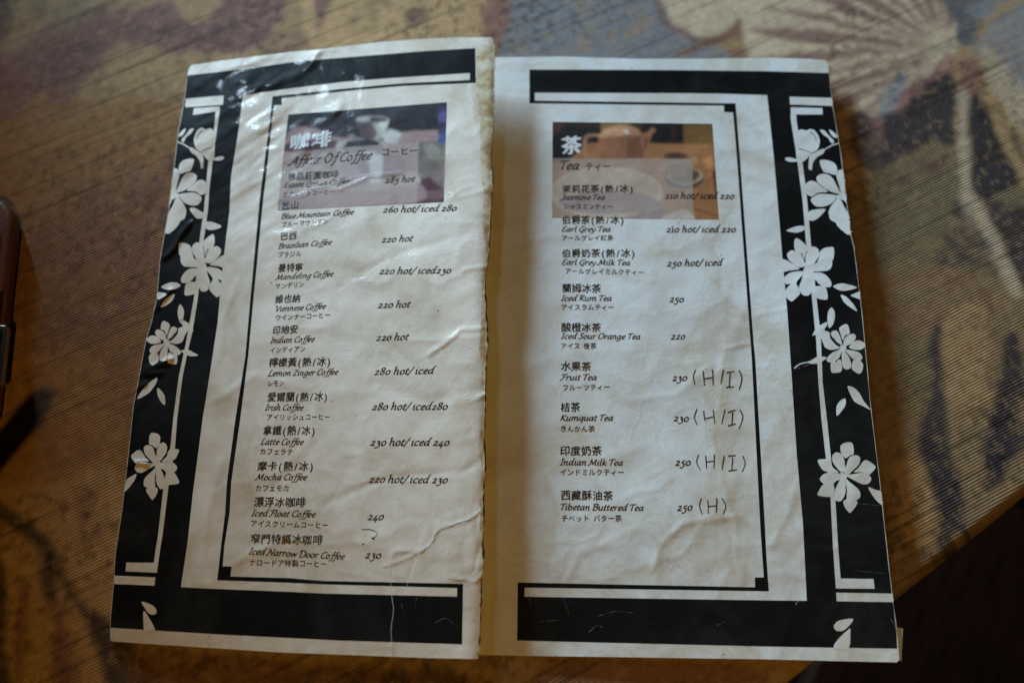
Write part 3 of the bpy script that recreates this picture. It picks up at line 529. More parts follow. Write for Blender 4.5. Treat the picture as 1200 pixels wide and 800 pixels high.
def pen_text(txt, weight=.62):
    V = []; F = []; x = 0
    nx_, ny_ = math.cos(NA)*weight, math.sin(NA)*weight
    def addq(q):
        n = len(V); V.extend(q); F.append([n, n+1, n+2, n+3])
    for ch in txt:
        adv, st = PEN[ch]
        for kd, P in zip(st[::2], st[1::2]):
            Q = smooth_line(P, 4) if kd == 's' else P
            Q = [(x+a+.22*b, b) for a, b in Q]
            for (ax, ay), (bx, by) in zip(Q[:-1], Q[1:]):
                addq([(ax-nx_, ay-ny_), (ax+nx_, ay+ny_), (bx+nx_, by+ny_), (bx-nx_, by-ny_)])
                l = math.hypot(bx-ax, by-ay) or 1; ex, ey = -(by-ay)/l*.40, (bx-ax)/l*.40
                addq([(ax-ex, ay-ey), (ax+ex, ay+ey), (bx+ex, by+ey), (bx-ex, by-ey)])
        x += adv
    return V, F, x
_cc = {}
def cjk(ch, off):
    k = (ch, off)
    if k not in _cc:
        c = bpy.data.curves.new("glyph", 'FONT'); c.body = ch; c.offset = off; c.resolution_u = 2
        o = bpy.data.objects.new("glyph", c); COL.objects.link(o); dg = bpy.context.evaluated_depsgraph_get()
        me = bpy.data.meshes.new_from_object(o.evaluated_get(dg))
        vs = [(v.co.x, v.co.y) for v in me.vertices]; fs = [list(p.vertices) for p in me.polygons]
        bpy.data.objects.remove(o); bpy.data.curves.remove(c); bpy.data.meshes.remove(me); _cc[k] = (vs, fs)
    return _cc[k]
def cjk_text(txt, bold, rise=0.0):
    V = []; F = []; x = 0; Zs = []
    for ch in txt:
        a = .56 if ch in '()/' else (.5 if ch == ' ' else 1.0)
        if ch != ' ':
            vs, fs = cjk(ch, 0)
            if vs:
                mx = (min(v[0] for v in vs)+max(v[0] for v in vs))/2
                dx = (x+a/2-mx) if ch in '()/' else x
                sc = random.uniform(.95, 1.02)
                for q, (ox, oy) in enumerate(((-bold, -bold*.6), (bold, bold*.6), (bold*.3, -bold))):
                    n = len(V); V += [(dx+vx*sc+ox, vy*sc+oy+rise*(vx-.5)) for vx, vy in vs]; F += [[k+n for k in f] for f in fs]; Zs += [q*1.2e-6]*len(vs)
        x += a
    return V, F, x, Zs
def up_at(x, y):
    dx, dy = 620-x, -2763-y; l = math.hypot(dx, dy); return dx/l, dy/l
def put_text(sheet, page, name, VF, x0, y0, x1, y1, unit, mat=None, off=T_OFF):
    """baseline from (x0,y0) to (x1,y1); unit = height of one glyph unit"""
    V, F, wd_ = VF[:3]; a = np.array(V); t = a[:, 0]/wd_
    if off == T_OFF and not (y0 < 262): off = .00006
    ux, uy = up_at((x0+x1)/2, (y0+y1)/2)
    X = x0+(x1-x0)*t+ux*a[:, 1]*unit; Y = y0+(y1-y0)*t+uy*a[:, 1]*unit
    W_ = sheet.W(X, Y, off)
    # stagger overlapping pen strokes by microns so that no two faces share a plane
    F2 = []
    for f in F:
        ar = sum(X[f[i]]*Y[f[(i+1) % len(f)]]-X[f[(i+1) % len(f)]]*Y[f[i]] for i in range(len(f))); F2.append(f if ar < 0 else f[::-1])
    if len(VF) > 3: W_[:, 2] += np.array(VF[3])
    elif len(V) == 4*len(F):
        k = (np.arange(len(V))//4) % 40; W_[:, 2] += k*4e-7
    return mesh_obj(name, W_, F2, mat or M['text'], page, smooth=False)
def entry(sheet, page, rows, so):
    for kind, txt, x0, y0, x1, y1 in rows:
        yy = (y0+y1)/2; k = so(yy)
        if kind == 'c':
            put_text(sheet, page, "chinese_line", cjk_text(txt, .018, .07), x0, y0-.5*k, x1, y1-.5*k, 11.6*k)
        elif kind == 'e':
            put_text(sheet, page, "english_line", pen_text(txt, .80), x0, y0, x1, y1, .83*k)
        elif kind == 'j':
            put_text(sheet, page, "japanese_line", cjk_text(txt, .010, 0), x0, y0-.3*k, x1, y1-.3*k, 8.0*k)
        elif kind == 'p':
            put_text(sheet, page, "price", pen_text(txt, .78), x0, y0, x1, y1, 1.0*k)
soL = lambda y: .86+.26*(y-200)/450
soR = lambda y: .88+.22*(y-220)/390
ICE = '(熱/冰)'
rowsL = [
('c','單品莊園咖啡',336.6,211.5,397,208),('e','Estate Grown Coffee',332,220,409,215),('j','エステートコーヒー',331,231,392,227),('p','285 hot',450.6,214.5,485.5,213),
('c','藍山',329.5,246,350,244),('e','Blue Mountain Coffee',329,256.5,414,251),('j','ブルーマウンテン',329,266.5,385,262),('p','260 hot/ iced 280',448,249,534.5,247),
('c','巴西',328,281,348,280),('e','Brazilian Coffee',325.6,291.5,388,286.5),('j','ブラジル',325,301.5,353,300),('p','220 hot',446.5,284,483,282.6),
('c','曼特寧',325.4,318.5,355,317),('e','Mandeling Coffee',323,328,390,323.5),('j','マンデリン',322,338.5,356.5,336),('p','220 hot/ iced230',443.7,321,528,320),
('c','維也納',322,355,352,353.7),('e','Viennese Coffee',322,365,381,361.5),('j','ウインナーコーヒー',322,375.5,387,372),('p','220 hot',442,360.7,480,359.8),
('c','印地安',319,391.4,349,390),('e','Indian Coffee',316,401.8,368,400),('j','インディアン',315.7,413.5,358,411.5),('p','220 hot',440,399,478,398),
('c','檸檬黃'+ICE,314.7,429.4,388,428),('e','Lemon Zinger Coffee',313.8,440.5,395.5,438.6),('j','レモン',313,452.5,333,451.5),('p','280 hot/ iced',437.8,439,508,437.5),
('c','愛爾蘭'+ICE,312.8,470,384.5,469),('e','Irish Coffee',310,480.4,355,480.4),('j','アイリッシュコーヒー',312,492,387,491.4),('p','280 hot/ iced280',435,480,524,479.7),
('c','拿鐵'+ICE,307.8,509,370,509),('e','Latte Coffee',305,520.5,355,520.8),('j','カフェラテ',303.8,532,343.7,532.5),('p','230 hot/ iced 240',433,521.7,526,521.7),
('c','摩卡'+ICE,301.4,550.8,368,550.8),('e','Mocha Coffee',299.7,562,359,562),('j','カフェモカ',298.5,575,339,575),('p','220 hot/ iced 230',431.5,565,524,565.7),
('c','漂浮冰咖啡',297,592.8,358,593.5),('e','Iced Float Coffee',294,604,369,605.6),('j','アイスクリームコーヒー',293,616.5,385,618.5),('p','240',430,608.7,449,608.7),
('c','窄門特調冰咖啡',293,635.8,378,637.5),('e','Iced Narrow Door Coffee',291,648.7,403,655),('j','ナロードア特製コーヒー',291.5,662,383,664),('p','230',427,653.4,446,654)]
rowsR = [
('c','茉莉花茶'+ICE,658.6,225.8,743,225),('e','Jasmine Tea',657.7,234,708.6,234),('j','ジャスミンティー',660,245,718.7,245),('p','210 hot/ iced 220',778.5,232.6,860,233),
('c','伯爵茶'+ICE,658.4,262,732,262),('e','Earl Grey Tea',657.5,271.4,715,271.4),('j','アールグレイ紅茶',657.5,282,719,281.5),('p','210 hot/ iced 220',780,272,862,272),
('c','伯爵奶茶'+ICE,658.4,301,745,301),('e','Earl Grey Milk Tea',657.5,310,738,310.7),('j','アールグレイミルクティー',661.8,320.5,755,322),('p','250 hot/ iced',781,311.9,846,311),
('c','蘭姆冰茶',658.4,342,704.5,342.5),('e','Iced Rum Tea',657,352.3,716.5,352.3),('j','アイスラムティー',657,363,720,363),('p','250',784,353.5,801,354),
('c','酸橙冰茶',657.5,388,704.8,388),('e','Iced Sour Orange Tea',657,396.6,750,397.3),('j','アイス 橙茶',657,408.4,699,408.4),('p','220',785.5,397.3,802.6,397.3),
('c','水果茶',657,433.5,693,434),('e','Fruit Tea',656.8,445,698.8,445),('j','フルーツティー',658.8,457.3,715,456.5),('p','230',787,446,805,446),
('c','桔茶',656.8,481.8,680,481.8),('e','Kumquat Tea',656,492.5,718,492.5),('j','きんかん茶',656,505.5,697.5,505.5),('p','230',788.7,493,806.7,493.7),
('c','印度奶茶',656,532.8,705.8,532.8),('e','Indian Milk Tea',655.8,544.5,729.5,545),('j','インドミルクティー',655.8,556.5,732,556.5),('p','250',790.5,545,809,545),
('c','西藏酥油茶',656.8,584.8,719,585.5),('e','Tibetan Buttered Tea',655.8,597,753.8,598),('j','チベット バター茶',657.5,610.5,728.8,610.5),('p','250',793,598,811,597.5)]
entry(SL, LP, rowsL, soL); entry(SR, RP, rowsR, soR)
put_text(SL, LP, "heading", pen_text('Affair Of Coffee', .7), 339, 194, 435, 186.5, 1.28)
put_text(SL, LP, "heading", cjk_text('コーヒー', .01), 446, 182.5, 490, 180, 10.5)
put_text(SL, LP, "white_heading", cjk_text('咖啡', .035, .15), 339, 173.5, 388, 170, 20, M['white'])
put_text(SR, RP, "heading", pen_text('Tea', .7), 655, 198.7, 678, 198.7, 1.28)
put_text(SR, RP, "heading", cjk_text('ティー', .01), 685.6, 199, 716, 199, 10.5)
put_text(SR, RP, "white_heading", cjk_text('茶', .04, .05), 657.5, 178.5, 681.5, 178.5, 22, M['white'])
# pencilled notes
c4 = crop(640,420,4.0)
notes = [
 [[(700,52),(690,85),(697,122)],[(735,58),(738,90),(742,125)],[(780,52),(782,90),(783,125)],[(740,95),(783,88)],[(830,52),(818,118)],[(862,65),(860,100),(858,132)],[(845,66),(882,60)],[(843,135),(880,132)],[(905,55),(917,95),(905,145)]],
 [[(707,237),(694,275),(707,310)],[(738,245),(740,270),(744,294)],[(783,240),(787,275),(790,305)],[(743,282),(788,272)],[(838,238),(823,305)],[(875,252),(873,280),(870,310)],[(852,252),(888,240)],[(852,315),(888,305)],[(908,240),(922,275),(905,330)]],
 [[(715,450),(705,485),(722,522)],[(748,455),(750,490),(752,515)],[(788,450),(788,480),(787,515)],[(750,485),(788,480)],[(835,455),(825,520)],[(873,462),(872,490),(870,520)],[(853,457),(888,453)],[(853,527),(895,520)],[(920,455),(932,490),(918,530)]],
 [[(728,655),(718,690),(733,730)],[(758,662),(759,690),(760,725)],[(800,655),(799,690),(797,722)],[(760,692),(800,688)],[(825,655),(842,690),(828,730)]]]
for nt in notes:
    SR.prnt("handwritten_note", [(ribbon(smooth_line(c4([(x_+random.uniform(-.8, .8), y_+random.uniform(-.8, .8)) for x_, y_ in q])), random.uniform(.68, .88), random.uniform(.46, .66)), k*.3) for k, q in enumerate(nt)], M['pencil'], RP, .00006)
c42 = crop(280,450,4.21)
SL.prnt("ink_mark", [(ribbon(smooth_line(c42([(605,716),(650,716),(682,732),(672,752),(652,760)])), .45, .35), 0), (ribbon(c42([(608,792),(618,784)]), .5), 1), (ribbon(c42([(655,757),(668,764)]), .8), 1)], M['pencil'], LP, .00006)
# torn film showing as pale lines
for q, w_ in (([(492,646),(505,636),(512,622),(530,614),(548,608),(558,602),(566,592)], .75), ([(457,660),(458,690),(461,712),(458.5,740),(460,769)], .24), ([(484,655),(480,668),(477,690)], .2), ([(488,700),(486,716)], .16), ([(510,730),(522,724),(538,736)], .18), ([(523,676),(545,680),(562,672)], .25), ([(470,706),(474,722)], .15), ([(240,742),(246,757)], .15), ([(560,110),(566,118),(562,132),(568,150)], .3), ([(556,410),(540,402)], .25), ([(545,468),(562,463)], .25), ([(520,404),(500,416)], .25), ([(462,646),(478,645),(490,650)], .45), ([(532,677),(550,679)], .5), ([(356,222),(380,219),(410,209),(440,203)], .4)):
    SL.prnt("tear", [(ribbon(jag(smooth_line(q), .5, 3, 9), w_, w_*.6), 0)], M['scuff' if min(p_[1] for p_ in q) >= 686 else 'white'], LP, .00014)
for q, w_ in (([(632,728),(655,726)], .25), ([(690,740),(700,732),(706,735)], .4), ([(935,432),(945,428),(952,426)], .5), ([(932,708),(937,702)], .5), ([(840,732),(850,728)], .25), ([(700,722),(720,716),(742,718)], .15), ([(926,455),(930,470),(924,482)], .15), ([(1046,706),(1048,716)], .3), ([(1044,725),(1049,735)], .25), ([(1000,668),(1040,672)], .14), ([(1006,590),(1030,592)], .14), ([(660,700),(668,724)], .12), ([(618,690),(622,712)], .12)):
    SR.prnt("scratch", [(ribbon(jag(smooth_line(q), .4, 3, 5), w_, .1), 0)], M['scuff'], RP, .00014)
# worn rim of the raised leaf: bare card where the film has peeled
rim_in = [(558.6,52),(558.6,96),(559,112),(563,150),(563,190),(567,230),(566,270),(570.5,300),(566,320),(565.3,345),(563,385),(562,410),(565,440),(564,480),(561,520),(564.5,555),(562,590),(563,620),(559,650),(562.5,672),(560,690),(561,733),(558.6,769)]
rim_poly = jag(rim_in, .9, 3.5, 11) + [(x-.25, y) for x, y in L_right_j[::-1] if 52 < y < 769]
SL.prnt("worn_rim", [(rim_poly, 0)], M['edge'], LP, .00005, True)

# ------------------------------------------------------------------ tablecloth with printed leaves
EDGE = lambda x, y: (x-1045)*.6266+(y-690)*.779      # > 0 beyond the table edge (pixels)
e1, e2 = pt(1200,566), pt(935,777); ed = (e2-e1).normalized(); en = Vector((-ed.y, ed.x, 0))
if en.dot(pt(1200,800)-e1) < 0: en = -en
STEP = .00105
X0, X1, Y0, Y1 = -.42, .46, -.30, .46
nx, ny = int((X1-X0)/STEP), int((Y1-Y0)/STEP)
# axes: s along the table edge, n towards the edge, so that the hem is a clean line of the grid
ang = math.atan2(ed.y, ed.x)
s_ = np.arange(-.50, .50, STEP); n_ = np.concatenate([np.arange(-.66, 0, STEP), [0]])
Sg, Ng = np.meshgrid(s_, n_, indexing='ij')
o2 = np.array([e1.x, e1.y])+np.array([ed.x, ed.y])*(-float(Vector((e1.x, e1.y)).dot(Vector((ed.x, ed.y)))))
WX = o2[0]+ed.x*Sg+en.x*Ng; WY = o2[1]+ed.y*Sg+en.y*Ng
P3 = np.stack([WX, WY, np.zeros_like(WX)], -1)
q = (P3-CP) @ CR; PX = 600+FPX*q[..., 0]/-q[..., 2]; PY = 400-FPX*q[..., 1]/-q[..., 2]
behind = q[..., 2] > -.05
def lin(c): return np.array(srgb(*c)[:3])
# wobbling, slightly ragged print edges
dxn = 5.5*(fbm(WX*55, WY*55, 41, 4)-.5)*2; dyn = 5.5*(fbm(WX*55+9, WY*55+5, 43, 4)-.5)*2
hx = 5*(fbm(WX*420, WY*420, 47, 2)-.5); QX = PX+dxn+hx; QY = PY+dyn+hx
tan, cream, mauve, slate, black, olive, gold, rust = [lin(c) for c in ((170,140,98),(208,188,154),(124,88,80),(132,134,134),(56,51,51),(122,110,80),(160,122,74),(128,90,64))]
Cc = np.empty(WX.shape+(3,)); Cc[:] = tan
big = fbm(WX*9, WY*9, 51, 4); Cc = Cc*(1-.5*np.clip((big-.45)*3, 0, 1))[..., None]+olive*(.5*np.clip((big-.45)*3, 0, 1))[..., None]
def paint(poly, colr, a=1.0, soft=None, speck=None, smooth=True):
    global Cc
    P = smooth_poly(poly) if smooth else poly
    xs = [p[0] for p in P]; ys = [p[1] for p in P]
    m = (QX > min(xs)) & (QX < max(xs)) & (QY > min(ys)) & (QY < max(ys)) & ~behind
    if not m.any(): return
    ins = inside(QX[m], QY[m], P).astype(float)*a
    if speck is not None: ins *= np.clip((fbm(WX[m]*190, WY[m]*190, 60+int(speck*10), 4)-speck)*5, 0, 1)
    Cc[m] = Cc[m]*(1-ins[:, None])+colr*ins[:, None]
f4a = crop(0,0,4.0)
# left half
paint([(985,235),(1080,200),(1230,230),(1230,600),(1040,720),(985,500)], lin((132,112,82)), .85)  # darker print on the right, edge falloff of daylight put into its colour
paint([(-60,150),(120,120),(230,150),(215,420),(150,575),(40,600),(-60,600)], lin((140,102,56)), .75)  # left base darker and browner, missing daylight put into its colour
paint([(-200,180),(60,200),(140,150),(230,180),(260,330),(200,480),(150,560),(40,600),(-200,620)], rust, .5)
paint([(-60,90),(60,130),(120,120),(200,110),(225,170),(140,230),(60,260),(-60,270)], gold, .6)
paint([(-60,420),(40,380),(130,440),(140,540),(80,580),(-60,600)], gold, .7)
paint([(20,60),(60,25),(170,8),(230,-20),(340,-20),(305,52),(240,62),(190,58),(140,50),(118,75),(96,100),(72,125),(50,104),(25,130),(-20,140),(-30,70)], mauve, .95)
paint([(60,110),(150,40),(240,50),(300,40),(300,-10),(180,-10),(60,10)], mauve*.35, .9, speck=.52)
paint([(-20,-20),(34,-20),(18,10),(10,40),(-20,60)], black, .85); paint([(40,-20),(58,-20),(52,12),(38,22)], black, .7)
paint([(60,0),(110,-10),(100,20),(80,40),(62,30)], olive, .8); paint([(200,-10),(260,-10),(250,20),(225,28)], tan, .8)
paint([(100,120),(220,70),(230,200),(190,320),(60,300),(20,180)], black, .55, speck=.60)
paint([(140,200),(220,180),(190,330),(60,420),(0,330),(30,240)], mauve, .75, speck=.45)
paint([(0,470),(60,420),(150,330),(170,420),(130,520),(60,560)], mauve*.8, .6, speck=.5)
# lower left leaf with dark rib
paint([(-40,590),(60,568),(130,545),(150,620),(140,740),(160,820),(-40,830)], tan*1.05, .9)
paint([(-30,578),(10,592),(48,620),(70,655),(84,690),(104,712),(132,730),(170,770),(190,830),(128,830),(118,780),(100,730),(75,690),(50,655),(40,640),(15,615),(-30,600)], black*1.2, .9)
paint([(48,628),(60,640),(68,700),(58,712),(46,680)], black*1.3, .85); paint([(-30,640),(0,650),(9,690),(8,740),(16,830),(-30,830)], black, .9)
paint([(20,690),(34,690),(30,800),(18,780)], mauve, .8); paint([(60,690),(78,730),(90,800),(60,830),(62,740)], mauve, .85); paint([(95,570),(125,575),(128,640),(105,650),(90,600)], mauve, .7, speck=.4); paint([(150,800),(160,760),(300,770),(420,780),(560,790),(560,830),(150,830)], rust*.8, .8)
# under the lower edge of the menu
paint([(330,790),(420,775),(520,775),(600,790),(600,830),(330,830)], black*1.3, .6, speck=.42); paint([(640,770),(760,775),(850,775),(900,800),(640,830)], rust, .8)
# top centre
paint([(290,-20),(340,-20),(372,5),(372,60),(300,62),(285,30)], mauve, .55, speck=.42); paint([(372,-20),(560,-20),(560,60),(372,60)], tan*1.35, .9)
paint([(370,-15),(395,-15),(375,30),(372,52),(368,20)], mauve, .9); paint([(475,12),(500,5),(505,22),(478,28)], mauve, .8); paint([(560,20),(590,-20),(620,-20),(600,30),(588,60),(575,60)], mauve*1.3, .85)
paint([(400,10),(440,-10),(460,20),(420,45)], olive*.8, .7, speck=.5)
paint([(560,80),(586,62),(600,20),(612,-20),(770,-20),(790,10),(820,40),(850,62),(850,85),(560,85)], slate, .95)
paint([(660,-10),(740,-10),(770,40),(700,45),(670,25)], tan, .7, speck=.5); paint([(600,40),(690,40),(700,60),(600,62)], tan, .6, speck=.55)
paint([(775,-20),(930,-20),(900,10),(880,35),(850,45),(800,40),(780,10)], cream, .95); paint([(770,-10),(782,20),(820,45),(815,50),(775,25)], mauve, .8)
paint([(905,-5),(930,0),(880,30),(845,50),(805,66),(790,66),(850,35)], rust*.9, .9); paint([(868,35),(930,30),(960,52),(965,75),(860,72)], mauve*1.2, .8, speck=.4)
# upper right leaf
f4 = crop(900,0,4.0)
paint(f4([(-60,-80),(820,-80),(880,60),(900,200),(880,260),(760,420),(640,560),(560,700),(420,560),(280,420),(-60,280)]), cream, 1)
for k_, (an, ln) in enumerate(((118,95),(127,150),(136,190),(145,215),(153,240),(161,235),(169,250),(177,240),(185,235),(193,225),(201,210),(210,190),(220,170),(231,150),(243,130),(256,110),(268,100))):
    ca, sa = math.cos(R(an)), math.sin(R(an)); ox_, oy_ = 1116, 58; w_ = 4.2+1.6*(k_ % 3)
    paint([(ox_+ca*26, oy_+sa*26), (ox_+ca*ln*.4-sa*w_*.8, oy_+sa*ln*.4+ca*w_*.8), (ox_+ca*ln*.75-sa*w_*1.3, oy_+sa*ln*.75+ca*w_*1.3), (ox_+ca*ln, oy_+sa*ln), (ox_+ca*ln*.7+sa*w_*.7, oy_+sa*ln*.7-ca*w_*.7), (ox_+ca*ln*.35+sa*w_*.4, oy_+sa*ln*.35-ca*w_*.4)], mauve*1.1, .8)
paint(f4([(560,520),(640,430),(700,380),(800,290),(870,240),(880,320),(800,400),(720,460),(660,540),(600,620)]), mauve*1.5, .8)
paint(f4([(820,-40),(1060,-80),(1020,60),(970,200),(935,220),(900,210),(880,90)]), slate*.55, .95); paint(f4([(920,40),(1080,-60),(1140,-40),(1040,80),(980,90)]), slate*1.1, .8)
paint(f4([(1010,160),(1140,40),(1300,-40),(1300,420),(1150,420),(1080,300),(960,260)]), slate*1.15, .75); paint(f4([(985,240),(1040,220),(1200,420),(1300,560),(1300,700),(1180,640),(1080,480)]), cream*.85, .8)
paint(f4([(920,300),(990,290),(1000,480),(960,560),(900,470)]), mauve*1.2, .8); paint(f4([(560,400),(640,350),(620,470),(560,560),(520,520)]), slate*1.3, .8); paint(f4([(580,370),(630,350),(600,410)]), slate*.6, .9)
paint(f4([(390,530),(460,520),(560,640),(580,760),(500,810),(410,740)]), black*1.7, .85); paint(f4([(480,560),(640,590),(660,680),(560,720)]), mauve*1.6, .85, speck=.38)
f44 = crop(1040,120,4.44)
paint(f44([(-20,70),(80,40),(140,-20),(220,-110),(330,-150),(372,-60),(358,100),(366,215),(260,200),(140,250),(20,300),(-20,330)]), black*1.25, .95)
paint(f44([(0,340),(140,262),(260,210),(370,225),(385,470),(330,620),(280,830),(-80,830),(-60,400)]), olive*.95, .9); paint(f44([(40,330),(200,240),(350,250),(380,300),(300,330),(180,400),(60,420)]), mauve*.8, .7, speck=.38)
paint(f44([(428,30),(470,-60),(520,20),(560,150),(640,310),(665,430),(560,480),(480,525),(436,440),(432,200)]), black*1.1, .97)
paint(f44([(366,-40),(440,-60),(420,100),(440,300),(440,440),(520,590),(640,800),(720,1000),(660,1000),(560,820),(400,560),(372,380),(376,180)]), cream*.78, .95)
paint(f44([(380,490),(450,590),(560,780),(600,900),(420,860),(260,820),(330,620)]), black*1.5, .8, speck=.33)
paint(f44([(500,540),(600,500),(720,470),(900,470),(900,1000),(720,960),(600,720)]), black*1.4, .9); paint(f44([(540,500),(640,455),(760,460),(800,540),(680,545)]), olive, .9)
paint(f44([(680,130),(720,150),(800,420),(700,440),(620,250),(560,130)]), tan*1.1, .8); paint(f44([(640,150),(680,140),(720,260),(700,330)]), black*1.3, .7)
f22 = crop(960,180,2.22)
paint(f22([(120,380),(260,300),(420,320),(470,420),(460,520),(300,520),(180,480)]), rust*1.15, .55, speck=.36)
paint(f22([(285,540),(305,440),(322,440),(328,680),(345,820),(390,1010),(300,900),(262,800),(262,680)]), black*1.4, .9)
paint(f22([(436,700),(470,580),(495,470),(525,480),(530,640),(505,800),(470,860),(430,800)]), black*1.2, .9); paint(f22([(200,440),(300,540),(280,660),(220,620)]), olive, .7)
paint(f22([(330,420),(440,400),(440,640),(350,700)]), tan*1.1, .6)
f28 = crop(960,520,2.857)
paint(f28([(335,-30),(400,10),(470,100),(492,190),(470,250),(395,350),(392,240),(378,140)]), black*1.35, .9); paint(f28([(560,-40),(700,-60),(686,10),(600,140),(548,150),(580,60)]), black*1.4, .85); paint(f28([(250,80),(350,60),(385,240),(380,340),(290,330)]), tan*1.2, .7)
def blur(A, r):
    for ax in (0, 1):
        pad = [(0, 0)]*3; pad[ax] = (r+1, r); c = np.cumsum(np.pad(A, pad, mode='edge'), axis=ax)
        n = A.shape[ax]; A = (np.take(c, np.arange(2*r+1, n+2*r+1), axis=ax)-np.take(c, np.arange(0, n), axis=ax))/(2*r+1)
    return A
B1 = blur(blur(Cc, 1), 1); B2 = blur(blur(Cc, 9), 9)
lw = (np.clip((260-PX)/160, 0, 1)*np.clip((600-PY)/60, 0, 1)*.55)[..., None]
Cc = B1*(1-lw)+B2*lw
spm = np.clip(fbm(WX*22, WY*22, 79, 2)*2.4-.7, 0, 1)
sp = fbm(WX*300, WY*300, 73, 3); sp2 = fbm(WX*340+5, WY*340, 77, 3)
Cc = Cc*(1-(.42*spm*np.clip((sp-.55)*6, 0, 1))[..., None]); Cc = Cc+(np.array(tan)-Cc)*(.28*np.clip((sp2-.57)*7, 0, 1))[..., None]
fine = .84+.32*fbm(WX*330, WY*330, 71, 2)
Cc = np.clip(Cc*fine[..., None]*np.array([1.06, 1.0, 1.0]), 0, 1)
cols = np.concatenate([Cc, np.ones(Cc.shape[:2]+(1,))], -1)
a_, b_n = Sg.shape
Z = .0006*(fbm(WX*14, WY*14, 81, 3)-.5)*np.clip((-Ng)/.03, 0, 1); P3[..., 2] = Z-.0003
idx = np.arange(a_*b_n).reshape(a_, b_n)
f = np.stack([idx[:-1, :-1], idx[1:, :-1], idx[1:, 1:], idx[:-1, 1:]], -1).reshape(-1, 4)
nrm = np.cross(P3[1, 0]-P3[0, 0], P3[0, 1]-P3[0, 0])[2]
if nrm < 0: f = f[:, ::-1]
# hem: the cloth turns down over the table edge
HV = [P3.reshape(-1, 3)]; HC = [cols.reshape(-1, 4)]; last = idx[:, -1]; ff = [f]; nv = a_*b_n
for k in range(1, 9):
    th = R(90)*min(k/4, 1); rr = .004
    dn = rr*math.sin(th); dz = -rr*(1-math.cos(th))-(max(0, k-4)*.009)
    p = P3[:, -1].copy(); w_ = dn+.0012*np.sin(np.arange(a_)*.021)*max(0, k-3)
    p[:, 0] += en.x*w_; p[:, 1] += en.y*w_; p[:, 2] += dz
    HV.append(p); HC.append(cols[:, -1]); row = nv+np.arange(a_); nv += a_
    g = np.stack([last[:-1], last[1:], row[1:], row[:-1]], -1); ff.append(g if nrm > 0 else g[:, ::-1]); last = row
HV = np.concatenate(HV).astype(np.float32); HC = np.concatenate(HC).astype(np.float32); ff = np.concatenate(ff).astype(np.int32)
def fast_mesh(name, V, F, mat, C):
    me = bpy.data.meshes.new(name); me.vertices.add(len(V)); me.vertices.foreach_set('co', V.ravel())
    me.loops.add(F.size); me.loops.foreach_set('vertex_index', F.ravel()); me.polygons.add(len(F)); me.polygons.foreach_set('loop_start', np.arange(0, F.size, 4, dtype=np.int32))
    me.polygons.foreach_set('use_smooth', np.ones(len(F), bool)); me.update(calc_edges=True)
    at = me.color_attributes.new('Col', 'FLOAT_COLOR', 'POINT'); at.data.foreach_set('color', C.ravel()); me.materials.append(mat)
    o = bpy.data.objects.new(name, me); COL.objects.link(o); return o
m, nt, b = newmat("ribbed_cloth"); L = nt.links.new
at = nd(nt, 'ShaderNodeAttribute', attribute_name='Col'); tc = nd(nt, 'ShaderNodeTexCoord')
RIB = R(27)
mp = nd(nt, 'ShaderNodeMapping'); mp.inputs['Rotation'].default_value = (0, 0, -RIB); L(tc.outputs['Object'], mp.inputs[0])
nw = nd(nt, 'ShaderNodeTexNoise'); nw.inputs['Scale'].default_value = 1; ms = nd(nt, 'ShaderNodeMapping'); ms.inputs['Scale'].default_value = (9, 60, 1); L(mp.outputs[0], ms.inputs[0]); L(ms.outputs[0], nw.inputs['Vector']); nw.inputs['Detail'].default_value = 2
vm = nd(nt, 'ShaderNodeVectorMath', operation='MULTIPLY_ADD'); vm.inputs[1].default_value = (0, .0022, 0); L(nw.outputs['Color'], vm.inputs[0]); L(mp.outputs[0], vm.inputs[2])
wv = nd(nt, 'ShaderNodeTexWave', wave_type='BANDS', bands_direction='Y', wave_profile='SIN'); wv.inputs['Scale'].default_value = 2*math.pi/.00135/20/1.0; wv.inputs['Distortion'].default_value = 0
L(vm.outputs[0], wv.inputs['Vector'])
# random dark lines along the ribs, in colour only
rb = nd(nt, 'ShaderNodeTexNoise'); rs = nd(nt, 'ShaderNodeMapping'); rs.inputs['Scale'].default_value = (6, 340, 1); L(mp.outputs[0], rs.inputs[0]); L(rs.outputs[0], rb.inputs['Vector']); rb.inputs['Scale'].default_value = 1; rb.inputs['Detail'].default_value = 1
rr_ = nd(nt, 'ShaderNodeValToRGB'); rr_.color_ramp.elements[0].position = .27; rr_.color_ramp.elements[0].color = (.42, .42, .42, 1); rr_.color_ramp.elements[1].position = .46; rr_.color_ramp.elements[1].color = (1, 1, 1, 1); L(rb.outputs[0], rr_.inputs[0])
gr = nd(nt, 'ShaderNodeValToRGB'); gr.color_ramp.elements[0].position = .0; gr.color_ramp.elements[0].color = (.80, .78, .76, 1); gr.color_ramp.elements[1].position = .45; gr.color_ramp.elements[1].color = (1, 1, 1, 1); L(wv.outputs[0], gr.inputs[0])  # rib grooves darkened in colour, some of their shade painted in
m1 = nd(nt, 'ShaderNodeMix', data_type='RGBA', blend_type='MULTIPLY'); m1.inputs[0].default_value = 1; L(at.outputs['Color'], m1.inputs[6]); L(gr.outputs[0], m1.inputs[7])
